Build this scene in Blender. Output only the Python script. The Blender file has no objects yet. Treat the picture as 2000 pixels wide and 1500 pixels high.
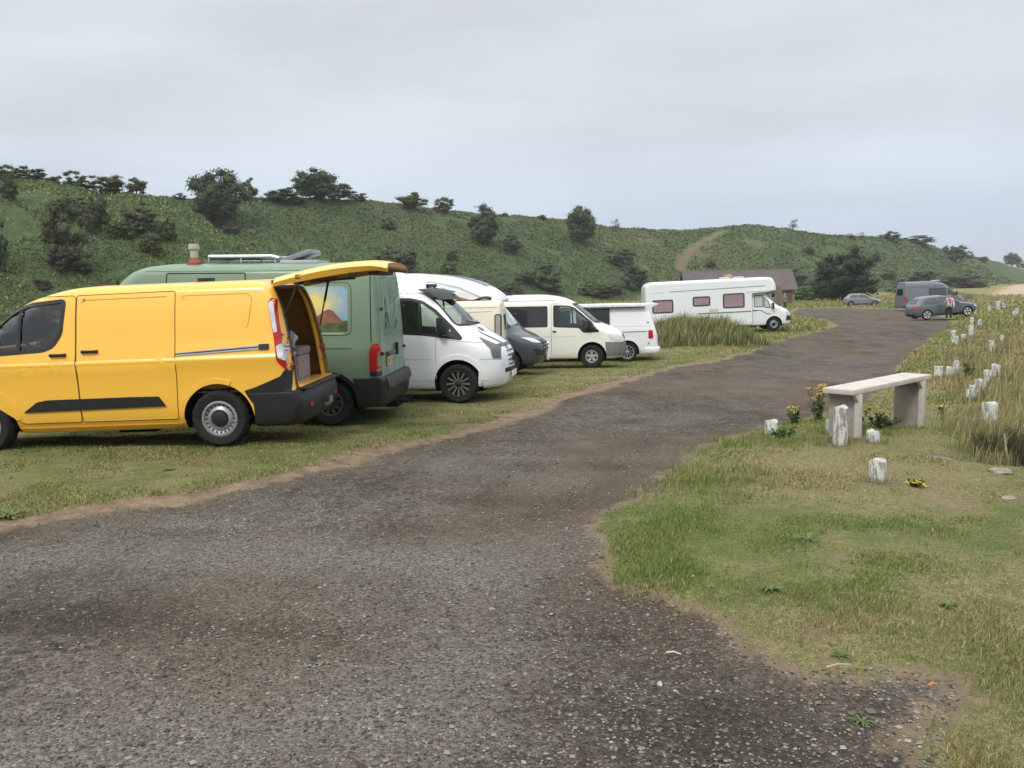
import bpy, bmesh, math, random
import numpy as np
from mathutils import Vector, Matrix
from mathutils.bvhtree import BVHTree
random.seed(5); rng=np.random.default_rng(7)
sc=bpy.context.scene
COL=sc.collection
R_=math.radians
# ---------------------------------------------------------------- camera
CZ=1.9; PITCH=R_(6.6); ROLL=R_(1.2)
cam=bpy.data.cameras.new('camera'); camo=bpy.data.objects.new('camera',cam); COL.objects.link(camo)
f_=Vector((0,math.cos(PITCH),-math.sin(PITCH))); u0_=Vector((0,math.sin(PITCH),math.cos(PITCH))); r0_=Vector((1,0,0))
r_=r0_*math.cos(ROLL)-u0_*math.sin(ROLL); u_=r0_*math.sin(ROLL)+u0_*math.cos(ROLL)
mw=Matrix((r_,u_,-f_)).transposed().to_4x4(); mw.translation=Vector((0,0,CZ)); camo.matrix_world=mw
cam.sensor_width=36; cam.lens=36*1650/2000; cam.clip_start=.05; cam.clip_end=5000
sc.camera=camo
# ---------------------------------------------------------------- overcast sky, one soft sun
SUN_EL=R_(48); SUN_AZ=R_(205)          # azimuth clockwise from +Y: behind the viewer, a little left
world=bpy.data.worlds.new('World'); sc.world=world; world.use_nodes=True
nt=world.node_tree; nt.nodes.clear(); L=nt.links.new
out=nt.nodes.new('ShaderNodeOutputWorld')
sky=nt.nodes.new('ShaderNodeTexSky'); sky.sky_type='NISHITA'; sky.sun_disc=False
sky.sun_elevation=SUN_EL; sky.sun_rotation=SUN_AZ; sky.air_density=1.4; sky.dust_density=3
bg1=nt.nodes.new('ShaderNodeBackground'); L(sky.outputs[0],bg1.inputs[0]); bg1.inputs[1].default_value=.07
tc=nt.nodes.new('ShaderNodeTexCoord'); mp=nt.nodes.new('ShaderNodeMapping'); L(tc.outputs['Generated'],mp.inputs[0])
mp.inputs['Scale'].default_value=(1.0,1.0,4.5)
n1=nt.nodes.new('ShaderNodeTexNoise'); L(mp.outputs[0],n1.inputs[0]); n1.inputs['Scale'].default_value=1.7; n1.inputs['Detail'].default_value=5; n1.inputs['Roughness'].default_value=.5
sx=nt.nodes.new('ShaderNodeSeparateXYZ'); L(tc.outputs['Generated'],sx.inputs[0])
rp=nt.nodes.new('ShaderNodeValToRGB'); L(sx.outputs[2],rp.inputs[0])
e=rp.color_ramp.elements; e[0].position=0; e[0].color=(.335,.40,.48,1); e[1].position=1; e[1].color=(1.25,1.25,1.25,1)
for p,c in ((.07,(.355,.415,.485,1)),(.18,(.405,.442,.48,1)),(.34,(.45,.475,.497,1)),(.52,(.82,.84,.86,1))):
    q=rp.color_ramp.elements.new(p); q.color=c
m1=nt.nodes.new('ShaderNodeMapRange'); L(n1.outputs[0],m1.inputs[0]); m1.inputs[1].default_value=.3; m1.inputs[2].default_value=.7; m1.inputs[3].default_value=.83; m1.inputs[4].default_value=1.14
ml=nt.nodes.new('ShaderNodeVectorMath'); ml.operation='SCALE'; L(rp.outputs[0],ml.inputs[0]); L(m1.outputs[0],ml.inputs['Scale'])
bg2=nt.nodes.new('ShaderNodeBackground'); L(ml.outputs[0],bg2.inputs[0]); bg2.inputs[1].default_value=1.30
mx=nt.nodes.new('ShaderNodeMixShader'); mx.inputs[0].default_value=.95; L(bg1.outputs[0],mx.inputs[1]); L(bg2.outputs[0],mx.inputs[2]); L(mx.outputs[0],out.inputs[0])
sl=bpy.data.lights.new('sun','SUN'); so=bpy.data.objects.new('sun',sl); COL.objects.link(so)
sl.energy=1.35; sl.angle=R_(14); sl.color=(1,.965,.91)
sd=Vector((math.sin(SUN_AZ)*math.cos(SUN_EL),math.cos(SUN_AZ)*math.cos(SUN_EL),math.sin(SUN_EL)))
so.rotation_euler=sd.to_track_quat('Z','Y').to_euler(); so.location=(0,-30,40)
sc.view_settings.view_transform='Standard'; sc.view_settings.look='None'; sc.view_settings.exposure=0.38; sc.view_settings.gamma=1
# ---------------------------------------------------------------- terrain height
HILL1=[[-1.2408, -0.7536, -0.5314, -0.3954, -0.3385, -0.2848, -0.2292, -0.1722, -0.1142, -0.0553, 0.0041, 0.0636, 0.1227, 0.1984, 0.2382, 0.2718, 0.3157, 0.3479, 0.3896, 0.4099, 0.4497, 0.4741, 0.4978, 0.5209, 0.5435, 0.5866, 0.7021, 1.1782], [110.0, 150.0, 165.0, 165.0, 165.0, 165.0, 172.0, 180.0, 190.0, 200.0, 210.0, 225.0, 240.0, 260.0, 265.0, 270.0, 280.0, 295.0, 320.0, 330.0, 370.0, 420.0, 480.0, 560.0, 700.0, 1000.0, 1200.0, 1300.0], [80.0, 105.0, 115.0, 115.0, 115.0, 115.0, 118.0, 120.0, 125.0, 130.0, 140.0, 150.0, 160.0, 175.0, 180.0, 185.0, 190.0, 200.0, 210.0, 215.0, 235.0, 250.0, 280.0, 330.0, 400.0, 600.0, 800.0, 900.0], [10.4729, 20.6545, 20.7431, 18.7898, 18.9542, 18.8739, 19.8453, 20.1647, 19.8972, 19.2919, 19.0695, 18.7963, 17.2879, 17.3572, 18.0521, 18.9403, 17.8207, 16.6463, 16.1222, 16.4703, 15.6389, 13.0867, 11.2553, 9.7695, 6.2308, 3.396, -2.6381, -5.4703]]
HILL2=[[-1.2397, -0.7516, -0.531, -0.4863, -0.4395, -0.3952, -0.365, -0.3349, -0.3039, -0.2774, -0.2335, -0.1782, -0.0601, 1.1827], [80.0, 100.0, 112.0, 112.0, 112.0, 110.0, 108.0, 104.0, 98.0, 94.0, 90.0, 85.0, 80.0, 80.0], [50.0, 65.0, 72.0, 72.0, 72.0, 72.0, 72.0, 72.0, 70.0, 70.0, 70.0, 68.0, 66.0, 66.0], [8.8871, 16.5179, 15.1967, 14.781, 14.0205, 13.3971, 12.3689, 9.6632, 7.0196, 4.9745, 3.0722, -1.8542, -4.7945, -2.232]]
ROAD=[(-5.237, 5.564), (-4.452, 5.921), (-3.987, 6.374), (-3.607, 6.794), (-3.062, 7.108), (-2.755, 7.354), (-2.564, 7.833), (-2.273, 8.291), (-1.919, 8.802), (-1.249, 10.017), (-0.695, 11.061), (-0.013, 12.94), (0.511, 14.167), (0.94, 15.491), (1.695, 17.381), (2.773, 19.757), (5.112, 25.391), (7.438, 29.046), (9.331, 31.902), (12.507, 38.046), (15.45, 42.329), (19.252, 49.478), (22.813, 61.536), (23.785, 69.876), (25.765, 77.779), (32.121, 94.408), (36.087, 92.864), (37.416, 88.054), (38.613, 83.717), (35.267, 72.629), (29.729, 57.601), (25.375, 48.463), (21.116, 40.871), (19.645, 38.927), (13.992, 29.452), (9.667, 21.076), (7.905, 17.445), (6.025, 14.279), (4.729, 13.101), (3.823, 11.787), (2.825, 10.494), (2.191, 9.689), (1.777, 8.817), (1.314, 7.558), (0.876, 6.882), (0.661, 6.546), (0.583, 6.008), (0.587, 5.282), (0.634, 4.883), (0.713, 4.701), (0.822, 4.49), (0.972, 4.279), (1.116, 4.015), (1.187, 3.829), (1.274, 3.658), (1.576, 3.601), (1.854, 3.517), (1.819, 3.384), (1.679, 3.214), (1.566, 3.059), (1.486, 2.848), (1.329, 2.423), (2.2, -4.0), (-12.0, -4.0)]
PATH=[(40.835, 204.289), (42.283, 209.046), (46.79, 219.637), (55.066, 238.429), (63.205, 250.976)]
BARE=[(41.71, 227.855), (47.623, 217.424), (64.388, 246.863), (30.283, 205.923), (68.266, 234.705)]
SAND=[(82.63, 145.87), (114.49, 198.002), (170.63, 286.252), (224.492, 350.115), (207.378, 263.813), (70.052, 88.936), (61.45, 95.647), (74.253, 123.78)]
SHRUBS=[
('tree', 'oak', -48.06, 142.46, 12.79, 9.01, 9.18, 'large round dark tree in the hollow of the hillside skyline'),
('tree', 'loose', -46.78, 155.32, 18.21, 3.14, 4.06, 'small paler tree just right of the large round dark tree'),
('tree', 'dense', -49.3, 85.22, 11.24, 1.72, 2.84, "narrow dark tree high on the hillside at the photo's left end"),
('bush', 'loose', -55.11, 95.92, 14.86, 3.75, 1.93, 'yellowish bush on the skyline above the narrow dark tree'),
('bush', 'dense', -53.59, 98.3, 14.89, 2.8, 1.63, "dark low skyline bush second from the photo's left end"),
('bush', 'loose', -52.0, 98.8, 14.69, 1.99, 1.17, 'small pale brown skyline bush between two dark ones'),
('bush', 'dense', -49.64, 99.03, 14.21, 2.94, 2.0, 'dark skyline bush with a pointed top on the left spur'),
('bush', 'loose', -47.13, 101.13, 13.93, 4.56, 2.16, "broad olive bush on the left spur's skyline"),
('tree', 'loose', -43.62, 101.27, 13.51, 2.65, 2.17, 'last small tree before the dip in the left skyline'),
('bush', 'dense', -58.36, 152.85, 18.56, 2.54, 1.09, 'tiny bush in the skyline dip left of the large round tree'),
('bush', 'dense', -41.35, 158.89, 18.27, 7.75, 2.84, 'low dark bush left of the domed tree on the skyline'),
('tree', 'oak', -36.75, 165.0, 18.96, 8.24, 5.89, 'domed dark tree on the skyline above the green van'),
('tree', 'loose', -33.29, 170.4, 19.43, 6.49, 3.24, "light green tree hugging the domed tree's right side"),
('bush', 'dense', -30.22, 174.87, 19.7, 3.75, 1.87, 'small dark bush at the right foot of the domed skyline tree'),
('tree', 'brown', -39.73, 76.57, 4.33, 3.86, 5.97, 'tall brownish thicket tree low on the left hillside'),
('bush', 'purple', -39.46, 76.55, 4.19, 3.4, 2.3, 'purplish bush at the foot of the tall brownish thicket'),
('tree', 'dense', -40.75, 85.69, 8.19, 1.94, 3.79, 'tall dark tree right of the brownish thicket'),
('tree', 'brown', -41.27, 84.53, 7.93, 1.92, 2.83, 'grey green tree leaning on the tall dark one'),
('bush', 'brown', -44.75, 87.95, 10.48, 2.93, 1.78, 'brownish bush above the tall thicket on the left hillside'),
('bush', 'brown', -38.3, 85.01, 7.4, 2.54, 2.13, 'brownish round bush in the middle of the left hillside'),
('bush', 'brown', -37.43, 87.4, 8.44, 3.65, 2.92, 'wide brown scrub right of the round bush'),
('tree', 'dense', -34.27, 85.93, 6.96, 1.95, 2.47, 'small dark tree right of the wide brown scrub'),
('bush', 'brown', -34.71, 83.25, 5.95, 2.19, 2.19, 'dull bush below the small dark tree on the left hillside'),
('tree', 'dense', -43.88, 73.64, 4.09, 1.5, 4.24, "dark tree cut by the photo's left edge"),
('bush', 'purple', -40.09, 73.18, 2.61, 1.5, 1.14, "low purplish bush behind the yellow van's bonnet"),
('bush', 'purple', -45.29, 139.96, 11.41, 2.84, 2.01, "greyish bush tucked at the large round tree's right foot"),
('tree', 'loose', -20.26, 182.1, 18.61, 6.73, 3.69, 'wide broken skyline tree right of the light green one'),
('tree', 'loose', -14.35, 189.65, 18.27, 4.97, 3.39, 'low skyline tree beside the wide broken one'),
('tree', 'sparse', -6.27, 202.26, 18.94, 4.1, 2.65, 'sparse pale tree on the skyline above a dark hillside tree'),
('tree', 'dense', -4.91, 169.97, 10.2, 6.31, 7.33, 'dark tree on the slope below the sparse skyline tree'),
('tree', 'brown', 0.54, 170.36, 8.29, 4.29, 4.08, 'brownish tree down the slope right of the dark one'),
('tree', 'oak', 16.87, 200.21, 11.45, 6.95, 8.63, 'lone dark tree rising over the skyline above the white vans'),
('tree', 'sparse', 28.02, 225.15, 15.64, 2.69, 3.77, 'thin little tree on the skyline right of the lone dark one'),
('bush', 'dense', -23.0, 162.8, 13.31, 2.92, 2.14, 'small dark bush high on the slope above the tailgate'),
('bush', 'dense', 8.26, 213.82, 18.35, 2.81, 1.28, 'tiny skyline bush left of the lone dark tree'),
('bush', 'dense', -0.99, 205.04, 18.58, 2.2, 0.98, 'low tuft of bush on the skyline, left of the tiny one'),
('bush', 'dense', 6.27, 158.04, 1.5, 6.85, 4.38, 'dark round bush at the slope foot above the cream van'),
('bush', 'brown', 3.2, 155.98, 2.13, 4.13, 2.82, "brown bush joined to the dark one's left side"),
('bush', 'brown', -0.04, 147.31, 0.24, 5.86, 3.02, "low dark bush just above the cream van's roof"),
('bush', 'loose', -10.68, 150.01, 4.28, 3.25, 2.7, 'round greyish green bush above the curved motorhome roof'),
('bush', 'dense', -10.48, 157.5, 6.92, 2.27, 2.08, 'small bush up the slope from the round greyish one'),
('bush', 'brown', -19.53, 145.64, 5.01, 7.87, 4.55, 'wide dim scrub behind the raised yellow tailgate'),
('bush', 'brown', 25.26, 193.14, 5.88, 6.96, 4.64, 'faint grey scrub in the middle of the slope above the white van'),
('bush', 'dense', 25.73, 176.63, 0.43, 6.6, 6.17, 'dark scrub at the slope foot left of the white motorhome'),
('bush', 'brown', 16.43, 161.69, -0.46, 8.0, 3.32, 'low brown scrub at the slope foot above the white van'),
('bush', 'purple', 20.17, 168.45, -0.02, 4.67, 2.64, 'purplish scrub between the low brown scrub and the dark one'),
('tree', 'pine', 52.65, 134.51, -1.53, 9.1, 8.45, 'spreading black green pine behind the small grey car'),
('tree', 'sparse', 88.52, 266.63, 17.5, 3.51, 3.83, 'single small tree on the rounded hilltop above the building'),
('bush', 'dense', 110.73, 277.79, 15.32, 2.99, 1.33, 'tiny round skyline bush right of the hilltop tree'),
('tree', 'sparse', 117.51, 286.16, 15.31, 3.43, 2.4, 'tiny skyline tree right of the rounded hilltop'),
('bush', 'dense', 132.39, 297.58, 14.93, 7.84, 3.56, 'ragged skyline bush at the start of the far ridge'),
('bush', 'dense', 148.19, 310.84, 14.57, 13.04, 2.61, 'long low hedge like bush along the far ridge'),
('tree', 'dense', 173.55, 331.32, 7.61, 7.96, 6.77, 'dark pointed tree on the falling far ridge'),
('tree', 'dense', 178.77, 349.99, 11.77, 2.94, 2.94, 'tiny tree left of the pointed one on the far ridge'),
('bush', 'dense', 207.9, 385.11, 10.24, 4.63, 3.24, 'small bush right of the pointed tree on the far ridge'),
('bush', 'dense', 215.26, 388.24, 8.81, 7.0, 2.33, 'lowest bush along the far falling ridge'),
('tree', 'oak', 284.41, 482.36, 7.26, 8.7, 7.54, "round tree on the skyline near the photo's right edge"),
('tree', 'dense', 334.42, 556.79, 5.97, 6.03, 6.03, "tree touching the round one at the photo's right edge"),
('bush', 'green', 51.08, 143.83, -1.48, 6.95, 2.95, 'bright green bush right of the brick building'),
('bush', 'dense', 65.23, 196.54, 0.91, 6.63, 4.03, "dark bush rising behind the building's roof end"),
('bush', 'pale', 85.29, 184.68, -1.3, 7.8, 3.79, 'pale grey green bush between the pine and the far grey van'),
('bush', 'dense', 100.59, 207.54, -1.3, 10.76, 5.51, 'broad dark scrub behind the far grey van'),
('bush', 'purple', 127.02, 239.73, -1.16, 12.14, 4.91, 'purple brown thicket right of the far grey van'),
('bush', 'green', 133.57, 239.81, -1.29, 3.47, 2.6, "small green bush at the purple thicket's right end"),
('bush', 'dense', 105.67, 245.75, 6.91, 2.95, 2.95, 'small dark bush alone on the far slope'),
('bush', 'dense', 81.4, 231.87, 9.21, 3.62, 1.95, "dark low bush on the slope above the pine's left side"),
('bush', 'pale', 74.99, 201.1, 0.23, 6.06, 3.64, 'greyish bush left of the pine tree'),
('bush', 'dense', 49.02, 207.75, 5.73, 3.0, 1.25, "flat dark bush on the slope just above the building's ridge"),
('bush', 'dense', 100.36, 225.5, 1.72, 4.07, 2.72, 'small dark shrub above the pale bush'),
('bush', 'dense', 20.04, 120.6, -1.47, 2.91, 1.46, "low shrub at the field's edge behind the motorhome's rear"),]
POSTS=[
(3.144, 10.148, 0.012, 0.2, 0.162, 2.0, 'short stub post with brown streaks in weeds at the gravel edge'),
(3.576, 9.094, 0.05, 0.476, 0.157, -3.0, "tallest peeling white post leaning in front of the bench's near leg"),
(3.79, 9.943, 0.042, 0.208, 0.122, 0.0, 'short white post half hidden behind the tall leaning post at the bench'),
(3.959, 9.138, 0.056, 0.186, 0.141, 1.0, 'low white post in grass under the middle of the bench'),
(3.196, 7.3, 0.068, 0.249, 0.149, 0.0, 'squat peeling white post nearest the viewer with bare earth at its foot'),
(6.195, 10.849, -0.063, 0.333, 0.193, 0.0, 'thick white post with a pale capped top, alone at the tall grass'),
(9.218, 18.148, -0.305, 0.299, 0.177, -2.0, 'broad white stub, left one of three posts standing behind the bench'),
(9.528, 18.298, -0.294, 0.257, 0.134, 2.0, 'greyish brown worn stub between two white posts behind the bench'),
(9.334, 17.651, -0.285, 0.431, 0.129, 1.0, 'slim tall white post, right one of three behind the bench'),
(7.698, 14.137, -0.229, 0.234, 0.121, -4.0, 'lowest left post of the cluster beyond the bench end'),
(7.836, 14.247, -0.23, 0.297, 0.105, 3.0, 'narrow white post second from the left in the cluster'),
(8.194, 14.738, -0.232, 0.334, 0.135, -2.0, 'white post in the middle of the crowded cluster'),
(8.347, 14.851, -0.232, 0.3, 0.109, 2.0, "greyish white post right of the cluster's middle"),
(9.475, 16.679, -0.25, 0.296, 0.153, -3.0, 'stubby white post leaning out of the pale tall grass'),
(9.998, 17.347, -0.233, 0.318, 0.18, 0.0, 'wide square topped white post, last of the cluster by the pale grass'),
(17.274, 32.965, -0.726, 0.561, 0.18, 0.0, 'slender white post at the gravel edge before the hatchback'),
(16.913, 32.01, -0.73, 0.389, 0.117, 1.0, 'tiny stub beside the slender post at the gravel edge'),
(18.83, 35.094, -0.712, 0.234, 0.192, 3.0, 'lowest white stub barely out of the grass before the hatchback'),
(19.645, 36.048, -0.702, 0.547, 0.197, 0.0, "white post in front of another slim post below the car's nose"),
(22.591, 41.4, -0.587, 0.502, 0.176, 2.0, "slim post behind its neighbour below the hatchback's nose"),
(22.764, 41.034, -0.573, 0.398, 0.199, 0.0, 'upright white post alone in the green grass near the hatchback'),
(11.935, 20.931, -0.055, 0.369, 0.127, 0.0, 'white post with a straw coloured tuft beside it on the right bank'),
(34.279, 62.405, -0.947, 0.378, 0.151, 0.0, "tiny pale post at the hatchback's front wheel"),
(38.201, 67.549, -1.001, 0.572, 0.204, 0.0, 'yellowish post left in front of the picnic table'),
(42.559, 73.927, -1.068, 0.805, 0.358, 0.0, 'white post in front of the middle of the picnic table'),
(45.572, 78.267, -1.111, 0.568, 0.284, 0.0, 'white post right in front of the picnic table'),
(46.771, 79.585, -1.123, 0.337, 0.337, 0.0, "short white stub at the picnic table's right end"),
(35.69, 59.641, -0.919, 0.542, 0.217, 0.0, 'lone white post on the bank right of the picnic table'),
(34.949, 58.817, -0.91, 0.356, 0.214, 4.0, 'small leaning stub beside the lone post right of the picnic table'),
(56.866, 104.329, -1.342, 0.504, 0.252, 0.0, "tiny pale post in grass above the hatchback's bonnet"),
(19.554, 33.619, -0.716, 0.265, 0.143, 0.0, 'small straw coloured stub in the tall grass of the right bank'),]

#H<
def vnoise(x,y,seed=0):
    x=np.asarray(x,float); y=np.asarray(y,float)
    xi=np.floor(x).astype(np.int64); yi=np.floor(y).astype(np.int64); fx=x-xi; fy=y-yi
    fx=fx*fx*(3-2*fx); fy=fy*fy*(3-2*fy)
    def h(a,b):
        n=(a*374761393+b*668265263+seed*974711)&0xffffffff
        n=((n^(n>>13))*1274126177)&0xffffffff
        return ((n^(n>>16))&0xffff)/65535.
    return (h(xi,yi)*(1-fx)+h(xi+1,yi)*fx)*(1-fy)+(h(xi,yi+1)*(1-fx)+h(xi+1,yi+1)*fx)*fy
def fbm(x,y,o=4,seed=0):
    s=0;a=.5;t=0
    for k in range(o):
        s=s+a*vnoise(x*2**k,y*2**k,seed+k); t+=a; a*=.5
    return s/t
def sdist(x,y,poly):
    """signed distance to a closed polygon, negative inside"""
    x=np.asarray(x,float); y=np.asarray(y,float)
    d=np.full(x.shape,1e9); ins=np.zeros(x.shape,bool); n=len(poly)
    for i in range(n):
        ax,ay=poly[i]; bx,by=poly[(i+1)%n]; dx=bx-ax; dy=by-ay
        t=np.clip(((x-ax)*dx+(y-ay)*dy)/(dx*dx+dy*dy+1e-12),0,1)
        d=np.minimum(d,np.hypot(x-ax-t*dx,y-ay-t*dy))
        c=((ay>y)!=(by>y))&(x<(bx-ax)*(y-ay)/((by-ay)+1e-12)+ax)
        ins^=c
    return np.where(ins,-d,d)
def ss(a,b,v):
    t=np.clip((v-a)/(b-a),0,1); return t*t*(3-2*t)
BY=[-50,0,6,10.2,12.9,15.3,21.5,24.6,28.3,41.8,55,77,105,130,180,900]
BZ=[.25,.2,.1,-.02,-.22,-.24,-.44,-.58,-.75,-.68,-.87,-1.1,-1.35,-1.55,-1.3,-1.2]
def base(x,y):
    b=np.interp(y,BY,BZ)
    b=b+.55*np.exp(-((x-13.2)/2.3)**2-((y-19)/6.)**2)+.35*np.exp(-((x-25.5)/3.)**2-((y-36)/9.)**2)
    b=b+.06*np.exp(-((x-4.2)/1.3)**2-((y-10)/2.)**2)
    b=b-.22*np.exp(-((x-5.3)/.7)**2-((y-8.6)/.55)**2)
    b=b+1.3*np.exp(-((x-(.535*y-5.5))/6.)**2-((y-125)/9.)**2)      # pale dune behind the far car park
    b=b+.5*np.exp(-((x-7.6)/2.4)**2-((y-35.5)/2.4)**2)              # grassy mound by the motorhome
    return b
def hill(x,y,k):
    az=np.arctan2(x,y); Rr=np.hypot(x,y)
    A,RC,RB,HC=k
    rc=np.interp(az,A,RC); rb=np.interp(az,A,RB); hc=np.interp(az,A,HC)
    t=(Rr-rb)/(rc-rb)
    tc=np.clip(t,0,1); S=.45*tc+.55*tc*tc*(3-2*tc)
    return t,S,hc,rc,Rr
def H(x,y,road=None):
    x=np.asarray(x,float); y=np.asarray(y,float)
    b=base(x,y)
    if road is not None:
        b=b+.05*ss(-.1,.5,road)*ss(60,20,y)
    t,S,hc,rc,Rr=hill(x,y,HILL1)
    env=np.clip(4*t*(1-t),0,1)
    n=(fbm(x/28,y/28,3,3)-.5)*7+(fbm(x/7,y/7,3,9)-.5)*1.6
    h1=b*(1-S)+hc*S+env*n-np.clip(t-1,0,9)*1.5
    t2,S2,hc2,rc2,_=hill(x,y,HILL2)
    env2=np.clip(4*t2*(1-t2),0,1)
    h2=b*(1-S2)+hc2*S2+env2*n*.7-np.clip(Rr-rc2,0,999)*.3
    h=np.where(t>0,np.maximum(h1,b-5),b)
    h=np.where((t2>0)&(hc2>.0),np.maximum(h,h2),h)
    return h
#H>
# ---------------------------------------------------------------- helpers: meshes, materials, tags
def tag(o,label,cat=None,group=None,kind=None):
    if label: o['label']=label
    if cat: o['category']=cat
    if group: o['group']=group
    if kind: o['kind']=kind
    return o
def link(name,me,parent=None):
    o=bpy.data.objects.new(name,me); COL.objects.link(o)
    if parent is not None: o.parent=parent
    return o
def empty(name,loc,rot=(0,0,0)):
    o=bpy.data.objects.new(name,None); COL.objects.link(o); o.location=loc; o.rotation_euler=rot; o.empty_display_size=.2
    return o
def npmesh(name,V,Fc,mats,smooth=False,midx=None,attrs=None):
    """numpy verts (n,3), faces (m,k)"""
    V=np.asarray(V,np.float32); Fc=np.asarray(Fc,np.int32); k=Fc.shape[1]
    me=bpy.data.meshes.new(name); me.vertices.add(len(V)); me.vertices.foreach_set('co',V.ravel())
    me.loops.add(Fc.size); me.loops.foreach_set('vertex_index',Fc.ravel())
    me.polygons.add(len(Fc)); me.polygons.foreach_set('loop_start',np.arange(0,Fc.size,k,dtype=np.int32))
    me.polygons.foreach_set('loop_total',np.full(len(Fc),k,np.int32))
    me.polygons.foreach_set('use_smooth',np.full(len(Fc),smooth))
    if midx is not None: me.polygons.foreach_set('material_index',np.asarray(midx,np.int32))
    for m in mats: me.materials.append(m)
    for a,v in (attrs or {}).items():
        v=np.asarray(v,np.float32)
        if v.ndim==1:
            at=me.attributes.new(a,'FLOAT','POINT'); at.data.foreach_set('value',v)
        else:
            at=me.attributes.new(a,'FLOAT_COLOR','POINT'); at.data.foreach_set('color',np.c_[v,np.ones(len(v))].astype(np.float32).ravel())
    me.update(); me.validate()
    return me
def bmo(name,bm,mats,parent=None,smooth=True,ang=35):
    me=bpy.data.meshes.new(name); bmesh.ops.recalc_face_normals(bm,faces=bm.faces)
    bm.to_mesh(me); bm.free()
    for m in (mats if isinstance(mats,(list,tuple)) else [mats]): me.materials.append(m)
    if smooth:
        me.polygons.foreach_set('use_smooth',np.ones(len(me.polygons),bool)); me.set_sharp_from_angle(angle=R_(ang))
    return link(name,me,parent)
def box(bm,c,s,rot=None,bev=0,mi=0):
    r=bmesh.ops.create_cube(bm,size=1); vs=r['verts']
    M=Matrix.Translation(c)@(rot.to_4x4() if rot else Matrix())@Matrix.Diagonal((*s,1))
    fs=set()
    for v in vs: v.co=M@v.co; fs.update(v.link_faces)
    for f in fs: f.material_index=mi
    if bev:
        es=set(e for v in vs for e in v.link_edges)
        bmesh.ops.bevel(bm,geom=list(es),offset=bev,segments=2,affect='EDGES',profile=.6)
def tube(bm,pts,r,seg=10,caps=True,mi=0):
    pts=[Vector(p) for p in pts]; rr=r if isinstance(r,(list,tuple)) else [r]*len(pts); rings=[]
    for i,p in enumerate(pts):
        d=(pts[min(i+1,len(pts)-1)]-pts[max(i-1,0)]).normalized()
        a=d.cross(Vector((0,0,1)) if abs(d.z)<.9 else Vector((1,0,0))).normalized(); b=d.cross(a)
        rings.append([bm.verts.new(p+(a*math.cos(2*math.pi*k/seg)+b*math.sin(2*math.pi*k/seg))*rr[i]) for k in range(seg)])
    for i in range(len(rings)-1):
        for k in range(seg):
            bm.faces.new((rings[i][k],rings[i][(k+1)%seg],rings[i+1][(k+1)%seg],rings[i+1][k])).material_index=mi
    if caps:
        bm.faces.new(rings[0]).material_index=mi; bm.faces.new(rings[-1][::-1]).material_index=mi
def lathe(bm,prof,axis='y',c=(0,0,0),seg=40,mi=0):
    """prof: (radius, along) open profile, revolved about the axis"""
    c=Vector(c); rings=[]
    for r,t in prof:
        ring=[]
        for k in range(seg):
            a=2*math.pi*k/seg; x,z=r*math.cos(a),r*math.sin(a)
            p=Vector((x,t,z)) if axis=='y' else (Vector((t,x,z)) if axis=='x' else Vector((x,z,t)))
            ring.append(bm.verts.new(c+p))
        rings.append(ring)
    for i in range(len(rings)-1):
        for k in range(seg):
            bm.faces.new((rings[i][k],rings[i][(k+1)%seg],rings[i+1][(k+1)%seg],rings[i+1][k])).material_index=mi
    return rings
def prism(bm,poly,d0,d1,axis='y',mi=0):
    def P(a,b,t): return (a,t,b) if axis=='y' else ((t,a,b) if axis=='x' else (a,b,t))
    A=[bm.verts.new(P(a,b,d0)) for a,b in poly]; B=[bm.verts.new(P(a,b,d1)) for a,b in poly]; n=len(poly)
    bm.faces.new(A).material_index=mi; bm.faces.new(B[::-1]).material_index=mi
    for i in range(n): bm.faces.new((A[i],B[i],B[(i+1)%n],A[(i+1)%n])).material_index=mi
def rr(poly,r,seg=4):
    """round the corners of a polygon"""
    out=[]; n=len(poly)
    for i in range(n):
        p=Vector(poly[i]); a=Vector(poly[i-1])-p; b=Vector(poly[(i+1)%n])-p
        k=min(r,a.length*.45,b.length*.45); a=p+a.normalized()*k; b=p+b.normalized()*k
        for j in range(seg+1):
            t=j/seg; q=a*(1-t)**2+p*2*t*(1-t)+b*t*t; out.append((q.x,q.y))
    return out
def rect(x0,z0,x1,z1): return [(x0,z0),(x1,z0),(x1,z1),(x0,z1)]
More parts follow.
